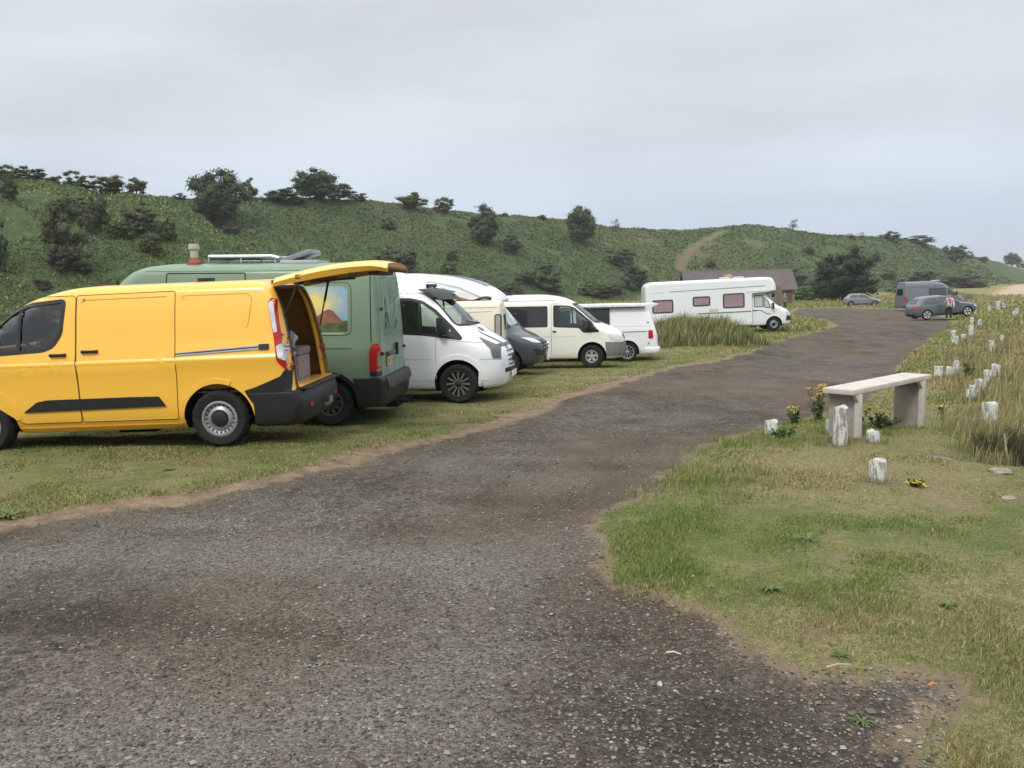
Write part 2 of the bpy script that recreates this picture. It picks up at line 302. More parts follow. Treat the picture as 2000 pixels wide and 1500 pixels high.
class NT:
    def __init__(s,name):
        s.m=bpy.data.materials.new(name); s.m.use_nodes=True; s.t=s.m.node_tree; s.t.nodes.clear()
        s.o=s.N('ShaderNodeOutputMaterial')
    def N(s,ty,**k):
        n=s.t.nodes.new(ty)
        for a,v in k.items(): setattr(n,a,v)
        return n
    def L(s,a,b): s.t.links.new(a,b)
    def noise(s,vec,scale,detail=4,rough=.55,out=0):
        n=s.N('ShaderNodeTexNoise'); n.inputs['Scale'].default_value=scale; n.inputs['Detail'].default_value=detail; n.inputs['Roughness'].default_value=rough
        if vec is not None: s.L(vec,n.inputs['Vector'])
        return n.outputs[out]
    def mr(s,v,a,b,c=0,d=1,smooth=False):
        n=s.N('ShaderNodeMapRange'); n.interpolation_type='SMOOTHSTEP' if smooth else 'LINEAR'
        s.L(v,n.inputs[0])
        for i,q in enumerate((a,b,c,d)): n.inputs[i+1].default_value=q
        return n.outputs[0]
    def mix(s,f,a,b,mode='MIX'):
        n=s.N('ShaderNodeMix',data_type='RGBA',blend_type=mode)
        if isinstance(f,float) or isinstance(f,int): n.inputs[0].default_value=f
        else: s.L(f,n.inputs[0])
        for i,q in ((6,a),(7,b)):
            if isinstance(q,tuple): n.inputs[i].default_value=(*q[:3],1)
            else: s.L(q,n.inputs[i])
        return n.outputs[2]
    def math(s,op,a,b=None):
        n=s.N('ShaderNodeMath',operation=op)
        for i,q in enumerate((a,b)):
            if q is None: continue
            if isinstance(q,(int,float)): n.inputs[i].default_value=q
            else: s.L(q,n.inputs[i])
        return n.outputs[0]
    def attr(s,name,out='Fac'):
        n=s.N('ShaderNodeAttribute'); n.attribute_name=name; return n.outputs[out]
    def bump(s,h,strength,dist):
        n=s.N('ShaderNodeBump'); n.inputs['Strength'].default_value=strength; n.inputs['Distance'].default_value=dist
        s.L(h,n.inputs['Height']); return n.outputs[0]
    def bsdf(s,col,rough=.8,spec=.3,normal=None,**k):
        n=s.N('ShaderNodeBsdfPrincipled')
        if isinstance(col,tuple): n.inputs['Base Color'].default_value=(*col[:3],1)
        else: s.L(col,n.inputs['Base Color'])
        if isinstance(rough,(int,float)): n.inputs['Roughness'].default_value=rough
        else: s.L(rough,n.inputs['Roughness'])
        n.inputs['Specular IOR Level'].default_value=spec
        if normal is not None: s.L(normal,n.inputs['Normal'])
        for a,v in k.items(): n.inputs[a.replace('_',' ')].default_value=v
        s.L(n.outputs[0],s.o.inputs[0]); return n
    def obj(s): return s.N('ShaderNodeTexCoord').outputs['Object']
_mc={}
def flat(name,col,rough=.6,spec=.4,var=.12,scale=8,**k):
    if name in _mc: return _mc[name]
    n=NT(name); v=n.noise(n.obj(),scale,4)
    c=n.mix(n.mr(v,.3,.7,0,1),tuple(x*(1-var) for x in col),tuple(min(1,x*(1+var)) for x in col))
    n.bsdf(c,rough,spec,**k); _mc[name]=n.m; return n.m
def paint(name,col,rough=.38,coat=.5,dirt=.18,dcol=(.16,.13,.1),crough=.12):
    n=NT(name); o=n.obj(); v=n.noise(o,3.5,5,.6); v2=n.noise(o,40,3,.6)
    sx=n.N('ShaderNodeSeparateXYZ'); n.L(o,sx.inputs[0])
    low=n.mr(sx.outputs[2],.15,1.1,1,.25)
    f=n.math('MULTIPLY',n.math('MULTIPLY',n.mr(v,.35,.75,0,1),low),dirt*1.6)
    f=n.math('ADD',f,n.math('MULTIPLY',n.mr(v2,.55,.75,0,1),dirt*.15))
    c=n.mix(f,col,dcol)
    rg=n.mr(v,.3,.7,rough-.05,rough+.14)
    nb=n.bump(n.noise(o,1.3,2),.12,.02)
    n.bsdf(c,rg,.45,nb,Coat_Weight=coat,Coat_Roughness=crough); return n.m
def glassm(name,tint=(.42,.5,.5),dark=.55):
    n=NT(name); tr=n.N('ShaderNodeBsdfTransparent'); tr.inputs[0].default_value=(*tint,1)
    gl=n.N('ShaderNodeBsdfGlossy'); gl.inputs['Roughness'].default_value=.04; gl.inputs[0].default_value=(.9,.93,.95,1)
    fr=n.N('ShaderNodeFresnel'); fr.inputs[0].default_value=1.52
    f=n.mr(fr.outputs[0],0,1,.05,1)
    mx=n.N('ShaderNodeMixShader'); n.L(f,mx.inputs[0]); n.L(tr.outputs[0],mx.inputs[1]); n.L(gl.outputs[0],mx.inputs[2]); n.L(mx.outputs[0],n.o.inputs[0]); return n.m
M_BLACK=flat('black_plastic',(.014,.014,.015),.5,.4,.25)
M_TYRE=flat('tyre_rubber',(.018,.018,.018),.85,.25,.35,20)
M_DARK=flat('dark_underside',(.01,.01,.01),.9,.1)
M_SEAM=flat('seam_shadow_gap',(.02,.018,.015),.8,.1)
M_GLASS=glassm('tinted_glass',(.62,.72,.70))
M_GLASSD=flat('dark_tinted_glass',(.012,.014,.016),.06,.6,.1)
M_CHROME=flat('bright_metal',(.6,.6,.6),.25,.5,.1,8,Metallic=1.)
M_STEEL=flat('steel_rim_silver',(.32,.33,.34),.4,.5,.15,8,Metallic=.5)
M_RED=flat('red_lamp_plastic',(.42,.012,.012),.15,.5,.25,14)
M_CLEAR=flat('clear_lamp_plastic',(.55,.56,.6),.12,.6,.2,10)
M_SEAT=flat('seat_fabric',(.035,.037,.042),.9,.2,.3)
M_INT=flat('dark_interior',(.03,.03,.032),.85,.2)
# ---------------------------------------------------------------- ground materials
def road_color(n,P):
    """gravel: grey stones over brown fines, damp dark patches"""
    mp=n.N('ShaderNodeMapping'); n.L(P,mp.inputs[0]); mp.inputs['Rotation'].default_value=(0,0,R_(-38)); mp.inputs['Scale'].default_value=(1,.33,1)
    big=n.noise(mp.outputs[0],.55,4,.55); med=n.noise(mp.outputs[0],1.7,5,.62); br=n.noise(mp.outputs[0],.33,3,.5,1)
    vo=n.N('ShaderNodeTexVoronoi'); n.L(P,vo.inputs['Vector']); vo.inputs['Scale'].default_value=55
    v2=n.N('ShaderNodeTexVoronoi'); n.L(P,v2.inputs['Vector']); v2.inputs['Scale'].default_value=17
    sp=n.N('ShaderNodeSeparateColor'); n.L(vo.outputs['Color'],sp.inputs[0]); sp2=n.N('ShaderNodeSeparateColor'); n.L(v2.outputs['Color'],sp2.inputs[0])
    stone=n.mix(sp.outputs[0],(.055,.050,.042),(.255,.238,.205))
    stone=n.mix(n.mr(sp2.outputs[1],.86,1,0,.8),stone,(.21,.2,.18))
    fines=n.mix(n.mr(med,.3,.7),(.055,.046,.035),(.15,.12,.085))
    stone=n.mix(n.mr(n.noise(P,3,4),.3,.7,0,.35),stone,fines)
    f=n.mr(n.math('ADD',n.math('MULTIPLY',big,.6),n.math('MULTIPLY',med,.4)),.42,.60,.14,.85,True)
    c=n.mix(f,fines,stone)
    m1_=n.noise(P,7,4,.75); m2_=n.noise(P,19,3,.75)
    c=n.mix(n.mr(m1_,.46,.66,0,.75,True),c,(.043,.037,.031)); c=n.mix(n.mr(m2_,.52,.70,0,.6,True),c,(.24,.232,.205)); c=n.mix(n.mr(m2_,.48,.32,0,.6,True),c,(.035,.031,.026))
    sb=n.N('ShaderNodeSeparateColor'); n.L(br,sb.inputs[0])
    c=n.mix(n.mr(sb.outputs[1],.45,.58,0,.62),c,(.145,.108,.075))
    c=n.mix(n.mr(n.noise(mp.outputs[0],.9,4,.6),.57,.74,0,.62,True),c,(.034,.031,.029))
    tn=n.attr('tone'); c=n.mix(n.mr(tn,0,-1,0,.62),c,(.038,.032,.028)); c=n.mix(n.mr(tn,0,1,0,.5),c,n.mix(sp.outputs[1],(.12,.118,.108),(.30,.29,.27)))
    h=n.math('ADD',n.mr(vo.outputs['Distance'],0,.6,1,0),n.math('MULTIPLY',n.noise(P,60,3),.6))
    return c,h
def make_ground_mat():
    n=NT('ground_cover'); P=n.N('ShaderNodeNewGeometry').outputs['Position']
    rd=n.attr('rd'); 
    nz=n.math('SUBTRACT',n.noise(P,1.1,5,.65),.5)
    rdn=n.math('ADD',rd,n.math('MULTIPLY',nz,.9)); lob=n.math('MULTIPLY',n.math('SUBTRACT',n.noise(P,.55,3,.5),.5),1.5)
    rdn=n.math('ADD',rdn,n.math('MULTIPLY',n.math('SUBTRACT',n.noise(P,14,3,.6),.5),.22))
    rc,rh=road_color(n,P)
    # turf: green, olive, dry straw
    a=n.noise(P,.5,5,.6); b=n.noise(P,2.6,5,.65); c=n.noise(P,26,4,.7)
    dry=n.attr('dry')
    g=n.mix(n.mr(b,.3,.7),(.125,.16,.045),(.21,.24,.08))
    st=n.mix(n.mr(c,.3,.7),(.23,.195,.095),(.42,.355,.19))
    f=n.math('ADD',n.math('MULTIPLY',n.math('SUBTRACT',a,.5),2.2),n.math('ADD',dry,n.math('MULTIPLY',n.math('SUBTRACT',b,.5),1.3)))
    g=n.mix(n.mr(f,.15,.8,0,.8,True),g,st)
    g=n.mix(n.mr(c,.3,.62,.42,0),g,(.06,.062,.024))
    g=n.mix(n.mr(n.noise(P,110,2,.7),.4,.62,.55,0),g,(.055,.05,.022)); g=n.mix(n.mr(n.noise(P,75,2,.7),.56,.7,0,.6),g,(.42,.38,.2))
    # hillside bracken
    hl=n.attr('hill'); h1=n.noise(P,.13,5,.6); h2=n.noise(P,.8,5,.7); h3=n.noise(P,3.5,3,.7)
    hc=n.mix(n.mr(h2,.35,.66),(.058,.094,.04),(.11,.165,.065))
    hc=n.mix(n.mr(h1,.5,.7,0,.7,True),hc,(.1,.12,.05))
    hc=n.mix(n.mr(h1,.46,.3,0,.55,True),hc,(.05,.062,.032))
    hc=n.mix(n.mr(h3,.4,.6,.3,0),hc,(.03,.046,.022))
    hc=n.mix(n.math('MULTIPLY',n.attr('bare'),n.mr(h2,.25,.6,.45,1)),hc,(.19,.155,.085))
    g=n.mix(hl,g,hc)
    # marram dune tint and beach sand
    g=n.mix(n.math('MULTIPLY',n.attr('dune'),n.mr(b,.3,.7,.5,1)),g,(.24,.22,.10))
    sandc=n.mix(n.mr(n.noise(P,2,4),.3,.7),(.34,.25,.17),(.5,.39,.28))
    g=n.mix(n.attr('sand'),g,sandc)
    # worn earth verge along the gravel
    soil=n.mix(n.mr(n.noise(P,6,5,.7),.3,.7),(.13,.095,.062),(.33,.25,.165)); soil=n.mix(n.mr(n.noise(P,40,3,.7),.5,.7,0,.5),soil,(.09,.07,.045))
    vw=n.attr('verge'); vw=n.math('ADD',vw,n.math('MULTIPLY',lob,n.mr(vw,0,.2,0,1)))
    e=n.mr(n.math('SUBTRACT',rdn,vw),0,.16,1,0,True)
    g=n.mix(e,g,soil)
    # bare soil scars in the turf
    g=n.mix(n.math('MULTIPLY',n.mr(n.noise(P,1.9,4,.6),.57,.68,0,.75,True),n.math('SUBTRACT',1,hl)),g,soil)
    g=n.mix(n.attr('earth'),g,(.05,.038,.026))
    road=n.mr(rdn,-.1,.06,1,0,True)
    soilroad=n.mr(rdn,-.75,-.05,0,.55,True)
    rc=n.mix(n.math('MULTIPLY',soilroad,n.mr(n.noise(P,9,4,.7),.35,.6)),rc,(.12,.09,.062))
    col=n.mix(road,g,rc)
    gh=n.math('ADD',n.math('MULTIPLY',c,.8),n.noise(P,70,3,.7))
    hh=n.math('ADD',n.math('MULTIPLY',h2,1.),n.math('MULTIPLY',h3,.35))
    nb1=n.bump(n.math('ADD',rh,n.math('MULTIPLY',n.noise(P,11,4,.7),1.5)),1.,.02); nb2=n.bump(gh,.8,.03); nb3=n.bump(hh,1.,.9)
    m1=n.N('ShaderNodeMix',data_type='VECTOR'); n.L(road,m1.inputs[0]); n.L(nb2,m1.inputs[4]); n.L(nb1,m1.inputs[5])
    m2=n.N('ShaderNodeMix',data_type='VECTOR'); n.L(hl,m2.inputs[0]); n.L(m1.outputs[1],m2.inputs[4]); n.L(nb3,m2.inputs[5])
    n.bsdf(col,.93,.15,m2.outputs[1]); return n.m
M_GROUND=make_ground_mat()
# ---------------------------------------------------------------- terrain: one polar sheet, split into grass field, gravel road, hillside, beach
az=np.concatenate([np.arange(-180,-40,4.),np.arange(-40,-33,.6),np.arange(-33,34,.115),np.arange(34,42,.5),np.arange(42,180.1,4.)]); az=np.radians(az)
Rr=[.4]
while Rr[-1]<1900:
    r=Rr[-1]; Rr.append(r+max(.012*r if r<100 else (.75 if r<300 else (1.6 if r<480 else .03*r)),.02))
Rr=np.array(Rr); nA,nR=len(az),len(Rr)
AA,RR=np.meshgrid(az,Rr); X=(RR*np.sin(AA)).ravel(); Y=(RR*np.cos(AA)).ravel()
near=(RR.ravel()<150)
rd=np.full(X.shape,99.); rd[near]=sdist(X[near],Y[near],ROAD)
Z=H(X,Y,rd)
hv=ss(-.02,.12,hill(X,Y,HILL1)[0]); t2=hill(X,Y,HILL2); hv=np.maximum(hv,ss(-.02,.12,t2[0])*(t2[2]>0))
turf=(rd>0)&(RR.ravel()<60)
Z=Z+np.where(turf,(fbm(X*1.3,Y*1.3,3,21)-.5)*.07*ss(0,.6,rd),0)+np.where(rd<=0,(fbm(X*.9,Y*.9,3,31)-.5)*.06,0)
Z=Z+hv*(fbm(X/2.2,Y/2.2,3,41)-.5)*1.15
def pline(x,y,pts):
    d=np.full(x.shape,1e9)
    for (ax,ay),(bx,by) in zip(pts[:-1],pts[1:]):
        dx=bx-ax; dy=by-ay; t=np.clip(((x-ax)*dx+(y-ay)*dy)/(dx*dx+dy*dy),0,1); d=np.minimum(d,np.hypot(x-ax-t*dx,y-ay-t*dy))
    return d
bare=1-ss(.5,2.0,pline(X,Y,PATH)+(fbm(X/2,Y/2,2,5)-.5)*1.2)
for bx,by in BARE: bare=np.maximum(bare,.55*np.exp(-((X-bx)**2+(Y-by)**2)/14.**2)*ss(.3,.6,fbm(X/9,Y/9,3,8)))
sd_=sdist(X,Y,SAND); sand=1-ss(-1.5,2.5,sd_+(fbm(X/4,Y/4,3,15)-.5)*5)
def dryness(x,y):
    d=.40+0*x
    d=d+.6*np.exp(-((x-3.5)/1.6)**2-((y-7.7)/1.2)**2)+.35*ss(4.5,8,x)*ss(6,9,y)*ss(30,18,y)
    d=d-.35*np.exp(-((x-2.6)/2.2)**2-((y-6.0)/.7)**2)+.2*np.exp(-((y-3.8)/.8)**2)
    d=d+.12*ss(30,60,y)
    return d
dry=dryness(X,Y)
dune=np.exp(-((X-(.535*Y-5.5))/7.)**2-((Y-125)/11.)**2)*1.0+.5*np.exp(-((X-14)/3.)**2-((Y-20)/8.)**2)+.45*np.exp(-((Y-120)/25.)**2)*ss(-40,40,X)+.35*ss(5,12,X-.42*Y)*ss(40,60,Y)
dune=np.clip(dune,0,1)*(1-hv)
verge=.28*ss(1.2,-1.2,X-(.42*Y-4.5))*ss(40,20,Y)-.02
earth=np.exp(-((X-5.1)/.5)**2-((Y-8.5)/.32)**2)*.9
for px,py,*_ in POSTS[:10]: earth=np.maximum(earth,.7*np.exp(-((X-px)**2+(Y-py)**2)/.13**2))
tone=np.zeros_like(X)
for gx,gy,sx_,sy_,an,am in ((-1.5,3.0,.9,.45,0,.9),(-.25,3.6,.5,1.0,-35,.7),(-1.9,5.6,1.5,.45,-12,.9),(.1,5.6,.45,.9,-40,.7),(-3.6,5.6,.9,.3,-10,.7),(-.6,8.6,1.6,.5,-35,.6),(-2.6,6.6,1.4,.22,-14,.5),(1.2,3.05,.9,.5,0,-1.0),(.55,4.4,.35,1.1,-25,-.9),(-.6,2.6,.7,.25,10,-.8),(-2.8,4.5,1.1,.25,-12,-.8),(-.4,7.2,.5,.2,-20,-.9),(.5,7.0,.3,.9,-35,-.8),(-1.3,4.2,.7,.2,-14,-.7),(3.2,12.5,.5,3.,-35,-.5),(1.5,11,.5,3.,-35,.45),(9,22,1.2,7,-38,.35)):
    a_=R_(an); ux=(X-gx)*math.cos(a_)+(Y-gy)*math.sin(a_); uy=-(X-gx)*math.sin(a_)+(Y-gy)*math.cos(a_)
    tone=tone+am*np.exp(-(ux/sx_)**2-(uy/sy_)**2)
tone=np.clip(tone+(fbm(X*1.3,Y*2.2,4,99)-.5)*1.3,-1,1)
idx=np.arange(nA*nR).reshape(nR,nA)
Q=np.stack([idx[:-1,:-1],idx[:-1,1:],idx[1:,1:],idx[1:,:-1]],-1).reshape(-1,4)[:,::-1]
fr=rd[Q].mean(1); fh=hv[Q].mean(1); fs=sand[Q].mean(1)
cls=np.where(fs>.5,3,np.where(fh>.5,2,np.where(fr<0,1,0)))
V=np.c_[X,Y,Z]; AT=dict(rd=rd,hill=hv,dry=dry,bare=bare,sand=sand,dune=dune,verge=verge,earth=earth,tone=tone)
# close the disc under the viewer
for k,(nm,lab) in enumerate((('grass_field','short olive and straw coloured turf either side of the gravel'),('gravel_road','dark grey and brown gravel track widening towards the viewer'),('hillside','bracken green bank rising behind the parked vans'),('beach','pale pinkish sand at the right end of the grass'))):
    q=Q[cls==k]; u,inv=np.unique(q,return_inverse=True)
    o=link(nm,npmesh(nm,V[u],inv.reshape(q.shape),[M_GROUND],True,None,{a:v[u] for a,v in AT.items()})); tag(o,lab,None,None,'structure')
def zg(x,y):
    x=np.atleast_1d(np.asarray(x,float)); y=np.atleast_1d(np.asarray(y,float)); r=sdist(x,y,ROAD)
    z=H(x,y,r)+np.where((r>0)&(np.hypot(x,y)<60),(fbm(x*1.3,y*1.3,3,21)-.5)*.07*ss(0,.6,r),0)+np.where(r<=0,(fbm(x*.9,y*.9,3,31)-.5)*.06,0)
    return z
def zg1(x,y): return float(zg(x,y)[0])
# ---------------------------------------------------------------- grass blades, stones, bracken (countless stuff)
def leafmat(name,rough=.75,trans=.25):
    n=NT(name); c=n.attr('col','Color'); b=n.N('ShaderNodeBsdfPrincipled'); n.L(c,b.inputs['Base Color']); b.inputs['Roughness'].default_value=rough; b.inputs['Specular IOR Level'].default_value=.2
    t=n.N('ShaderNodeBsdfTranslucent'); n.L(c,t.inputs[0]); m=n.N('ShaderNodeMixShader'); m.inputs[0].default_value=trans
    n.L(b.outputs[0],m.inputs[1]); n.L(t.outputs[0],m.inputs[2]); n.L(m.outputs[0],n.o.inputs[0]); return n.m
M_BLADE=leafmat('grass_blades',.8,.4); M_LEAF=leafmat('leaves',.7,.2)
GREEN=np.array([[.15,.215,.05],[.19,.25,.065],[.25,.285,.09],[.11,.17,.045]]); STRAW=np.array([[.36,.31,.15],[.46,.40,.22],[.28,.24,.12],[.22,.17,.09]])
def blades(name,x,y,h,w,dryp,label,lean=.5,cat=None,pal=None):
    n=len(x); z=zg(x,y)-.01
    a=rng.uniform(0,2*np.pi,n); wx=np.cos(a)*w/2; wy=np.sin(a)*w/2
    la=rng.uniform(0,2*np.pi,n); ll=h*lean*rng.uniform(.1,1,n); lx=np.cos(la)*ll+.12*h; ly=np.sin(la)*ll
    v=np.zeros((n,5,3)); B=np.c_[x,y,z]
    v[:,0]=B-np.c_[wx,wy,0*x]; v[:,1]=B+np.c_[wx,wy,0*x]
    m=B+np.c_[lx*.35,ly*.35,h*.6]; v[:,2]=m-np.c_[wx,wy,0*x]*.75; v[:,3]=m+np.c_[wx,wy,0*x]*.75
    v[:,4]=B+np.c_[lx,ly,h*rng.uniform(.82,1.,n)]
    i=np.arange(n)[:,None]*5
    T=np.concatenate([i+[0,1,3],i+[0,3,2],i+[2,3,4]])
    pick=rng.random(n)<dryp
    g,s=(pal or (GREEN,STRAW))
    c=np.where(pick[:,None],s[rng.integers(0,len(s),n)],g[rng.integers(0,len(g),n)])*rng.uniform(.75,1.25,(n,1))
    o=link(name,npmesh(name,v.reshape(-1,3),T,[M_BLADE],False,None,{'col':np.repeat(c,5,0)}))
    return tag(o,label,None,None,'stuff')
def polar(n,r0,r1,a0,a1):
    r=r0*(r1/r0)**rng.random(n); a=np.radians(rng.uniform(a0,a1,n)); return r*np.sin(a),r*np.cos(a),r
N=640000
x,y,r=polar(N,2.2,48,-34,35)
d=sdist(x,y,ROAD); wob=(fbm(x*1.1,y*1.1,4,77)-.5)*.8
vg=np.where(x<.42*y-4.5,.18,.0)
cl=fbm(x*2.2,y*2.2,3,55)
bald=fbm(x*.9+9,y*.9,4,123)
keep=(d+wob*.55>vg+.05)&((bald<.62)|(rng.random(N)<.25))&(rng.random(N)<np.clip((cl-.15)*2.4,.3,1))
x,y,r,d,cl=x[keep],y[keep],r[keep],d[keep],cl[keep]
edge=np.exp(-((d-.35)/.35)**2)
hb=.016+.020*np.clip((cl-.4)*3,0,1)+.02*edge*rng.random(len(x))+.05*ss(5,9,x)*ss(7,12,y)
hb=hb*rng.uniform(.5,1.5,len(x))
w=np.maximum(.004,r*.0011)*rng.uniform(.8,1.5,len(x))
blades('turf_grass',x,y,hb,w,np.clip(dryness(x,y)+.1+(fbm(x*.75,y*.75,4,66)-.5)*2.6,.06,.95),'short turf blades over the parking field and verges',.8)
# straggly clumps of longer grass
def clumps(C,n,spread,h,dryp,name,label,wd=.006,pal=None,lean=.5):
    X_=[];Y_=[];H_=[];R2=[];D=[]
    for cx,cy,k,hh in C:
        m=max(4,int(n*k)); a=rng.uniform(0,6.28,m); q=np.abs(rng.normal(0,spread*k**.5,m))
        X_.append(cx+q*np.cos(a)); Y_.append(cy+q*np.sin(a)); H_.append(h*hh*rng.uniform(.45,1.1,m)); R2.append(np.full(m,math.hypot(cx,cy)))
    x=np.concatenate(X_);y=np.concatenate(Y_);h_=np.concatenate(H_);r=np.concatenate(R2)
    return blades(name,x,y,h_,np.maximum(wd,r*.0008)*rng.uniform(.7,1.3,len(x)),dryp,label,lean,None,pal)
C=[]
for _ in range(900):
    r=2.8*(40/2.8)**random.random(); a=R_(random.uniform(-33,34)); cx,cy=r*math.sin(a),r*math.cos(a)
    if float(sdist(cx,cy,ROAD))>.12: C.append((cx,cy,random.uniform(.3,1.1),random.uniform(.5,1.1)))
clumps(C,26,.06,.055,.35,'grass_tufts','scattered longer tufts standing out of the turf')
# tall edge by the gravel (green bank left of the posts) and around bench and posts
C=[(random.gauss(1.72,.35),random.gauss(7.6,.35),1,random.uniform(.6,1.1)) for _ in range(90)]
C+=[(random.gauss(2.9,.35),random.gauss(9.4,.25),1,random.uniform(.5,1.)) for _ in range(60)]
C+=[(random.gauss(4.4,.6),random.gauss(9.9,.3),1,random.uniform(.5,.9)) for _ in range(60)]
for px,py,pz,hh,ww,*_ in POSTS[:15]:
    C+=[(px+random.gauss(0,.12),py+random.gauss(0,.1),.5,random.uniform(.4,.9)) for _ in range(6)]
C=[c for c in C if float(sdist(c[0],c[1],ROAD))>0]
clumps(C,26,.09,.11,.35,'long_verge_grass','longer green grass along the gravel edge, the bench and the posts')
C=[(5.62+random.gauss(0,.3),8.9+random.gauss(0,.25),1,random.uniform(.4,1.1)) for _ in range(90)]
clumps(C,30,.08,.26,.35,'rough_hollow_grass','dark rough grass hanging over the bare hollow',.006,(np.array([[.07,.085,.035],[.05,.06,.028],[.1,.11,.05]]),np.array([[.14,.11,.07],[.2,.16,.1],[.1,.07,.045]])),.7)
C=[]
MARR=(np.array([[.20,.2,.08],[.26,.25,.12],[.15,.17,.07]]),np.array([[.45,.4,.22],[.36,.31,.16],[.3,.25,.13]]))
for _ in range(900):
    yy=random.uniform(8.3,46); xx=.515*yy+random.expovariate(1/(.11*yy))+.0
    f=np.exp(-((yy-17)/9)**2)
    q=(xx-.5*yy)/(.09*yy)
    if xx<.72*yy+1 and random.random()<q*1.2: C.append((xx,yy,random.uniform(.5,1.3),random.uniform(.2,.45)+.45*f*max(0,min(1,q))))
clumps(C,34,.1,.52,.6,'marram_grass','tall straw coloured dune grass on the right bank',.006,MARR,.45)
C=[]
for _ in range(1500):
    a=random.gauss(0,1); b=random.gauss(0,1); xx=(6.9 if random.random()<.6 else 8.6)+a*1.0; yy=35.4+b*1.3
    if abs(a)<1.7 and abs(b)<2.2: C.append((xx,yy,random.uniform(.6,1.2),random.choice((.45,.7,.85,1.15))*random.uniform(.7,1.1)*max(.35,1-.2*a*a)))
MG=(np.array([[.14,.17,.06],[.2,.22,.085],[.09,.12,.04]]),np.array([[.42,.4,.2],[.32,.3,.14]]))
clumps(C,26,.14,.85,.38,'mound_grass','tall rough grass on the mound before the white motorhome',.01,MG,.45)
C=[]
for _ in range(1500):
    yy=random.gauss(125,10); xx=.535*yy-5.5+random.gauss(0,6)
    C.append((xx,yy,random.uniform(.6,1.2),random.uniform(.5,1.)))
clumps(C,14,.4,.7,.7,'dune_grass','pale grass over the low dune behind the far car park',.03,MARR,.6)
x,y,r=polar(60000,45,175,-34,36)
k=(sdist(x,y,ROAD)>.5)&(hill(x,y,HILL1)[0]<.04); x,y,r=x[k],y[k],r[k]
blades('field_grass',x,y,.3*rng.uniform(.4,1.2,len(x)),r*.0016,.5+0*x,'rough grass of the field below the hill',.7)
# bracken over the hillside
x,y,r=polar(620000,70,420,-35,36)
T1=hill(x,y,HILL1)[0]; T2=hill(x,y,HILL2); k=((T1>.0)&(T1<1.03))|((T2[0]>0)&(T2[0]<1.03)&(T2[2]>0)); x,y,r=x[k],y[k],r[k]
k=(pline(x,y,PATH)>1.6)&(fbm(x/6,y/6,3,12)>.3); x,y,r=x[k][:230000],y[k][:230000],r[k][:230000]
n=len(x); z=H(x,y)+(fbm(x/2.2,y/2.2,3,41)-.5)*1.15
tone=fbm(x/7,y/7,4,91)+rng.normal(0,.07,n)
c=np.array([.07,.105,.05])[None]*(1-ss(.35,.62,tone))[:,None]+np.array([.12,.18,.07])[None]*ss(.35,.62,tone)[:,None]
brn=ss(.55,.72,fbm(x/17+4,y/17,3,17))[:,None]; c=c*(1-brn*.75)+np.array([.15,.155,.08])*brn*.75
c*=rng.uniform(.8,1.2,(n,1)); s=r*.0010*rng.uniform(.6,1.5,n)
nv=rng.normal(size=(n,3)); nv[:,2]=np.abs(nv[:,2])+1.3; nv/=np.linalg.norm(nv,axis=1)[:,None]
ua=np.cross(nv,rng.normal(size=(n,3))); ua/=np.linalg.norm(ua,axis=1)[:,None]; va=np.cross(nv,ua)
P0=np.c_[x,y,z+s*.4]; v=np.stack([P0+ua*s[:,None]*1.2,P0+va*s[:,None]*.7,P0-ua*s[:,None]*1.1,P0-va*s[:,None]*.6],1).reshape(-1,3)
o=link('bracken',npmesh('bracken',v,np.arange(n*4).reshape(n,4),[M_LEAF],False,None,{'col':np.repeat(c,4,0)})); tag(o,'mass of green bracken covering the hillside',None,None,'stuff')
# loose stones on the gravel
x,y,r=polar(90000,2.0,26,-36,36); k=(sdist(x,y,ROAD)<.05)&(rng.random(len(x))<.25+.9*np.clip((fbm(x*1.2,y*.6,3,62)-.4)*5,0,1)); x,y,r=x[k],y[k],r[k]
n=len(x); z=zg(x,y); s=rng.lognormal(-5.15,.42,n)+r*.0004
octv=np.array([[1,0,0],[0,1,0],[-1,0,0],[0,-1,0],[0,0,1],[0,0,-1.]]); octf=np.array([[0,1,4],[1,2,4],[2,3,4],[3,0,4],[1,0,5],[2,1,5],[3,2,5],[0,3,5]])
a=rng.uniform(0,6.28,n); vv=octv[None]*rng.uniform(.6,1.25,(n,6,1))*np.array([1,.8,.45]); 
vr=vv.copy(); vr[...,0]=vv[...,0]*np.cos(a)[:,None]-vv[...,1]*np.sin(a)[:,None]; vr[...,1]=vv[...,0]*np.sin(a)[:,None]+vv[...,1]*np.cos(a)[:,None]
v=vr*s[:,None,None]+np.c_[x,y,z+s*.2][:,None,:]
c=np.array([[.12,.115,.1],[.23,.22,.195],[.055,.05,.044],[.16,.125,.09],[.29,.275,.24]])[rng.choice(5,n,p=[.36,.20,.26,.15,.03])]
o=link('gravel_stones',npmesh('gravel_stones',v.reshape(-1,3),(np.arange(n)[:,None,None]*6+octf[None]).reshape(-1,3),[leafmat('stone_surface',.9,0)],False,None,{'col':np.repeat(c,6,0)})); tag(o,'loose pale and dark stones strewn over the gravel track',None,None,'stuff')
M_GLASSL=glassm('pale_reflective_glass',(.7,.78,.76))
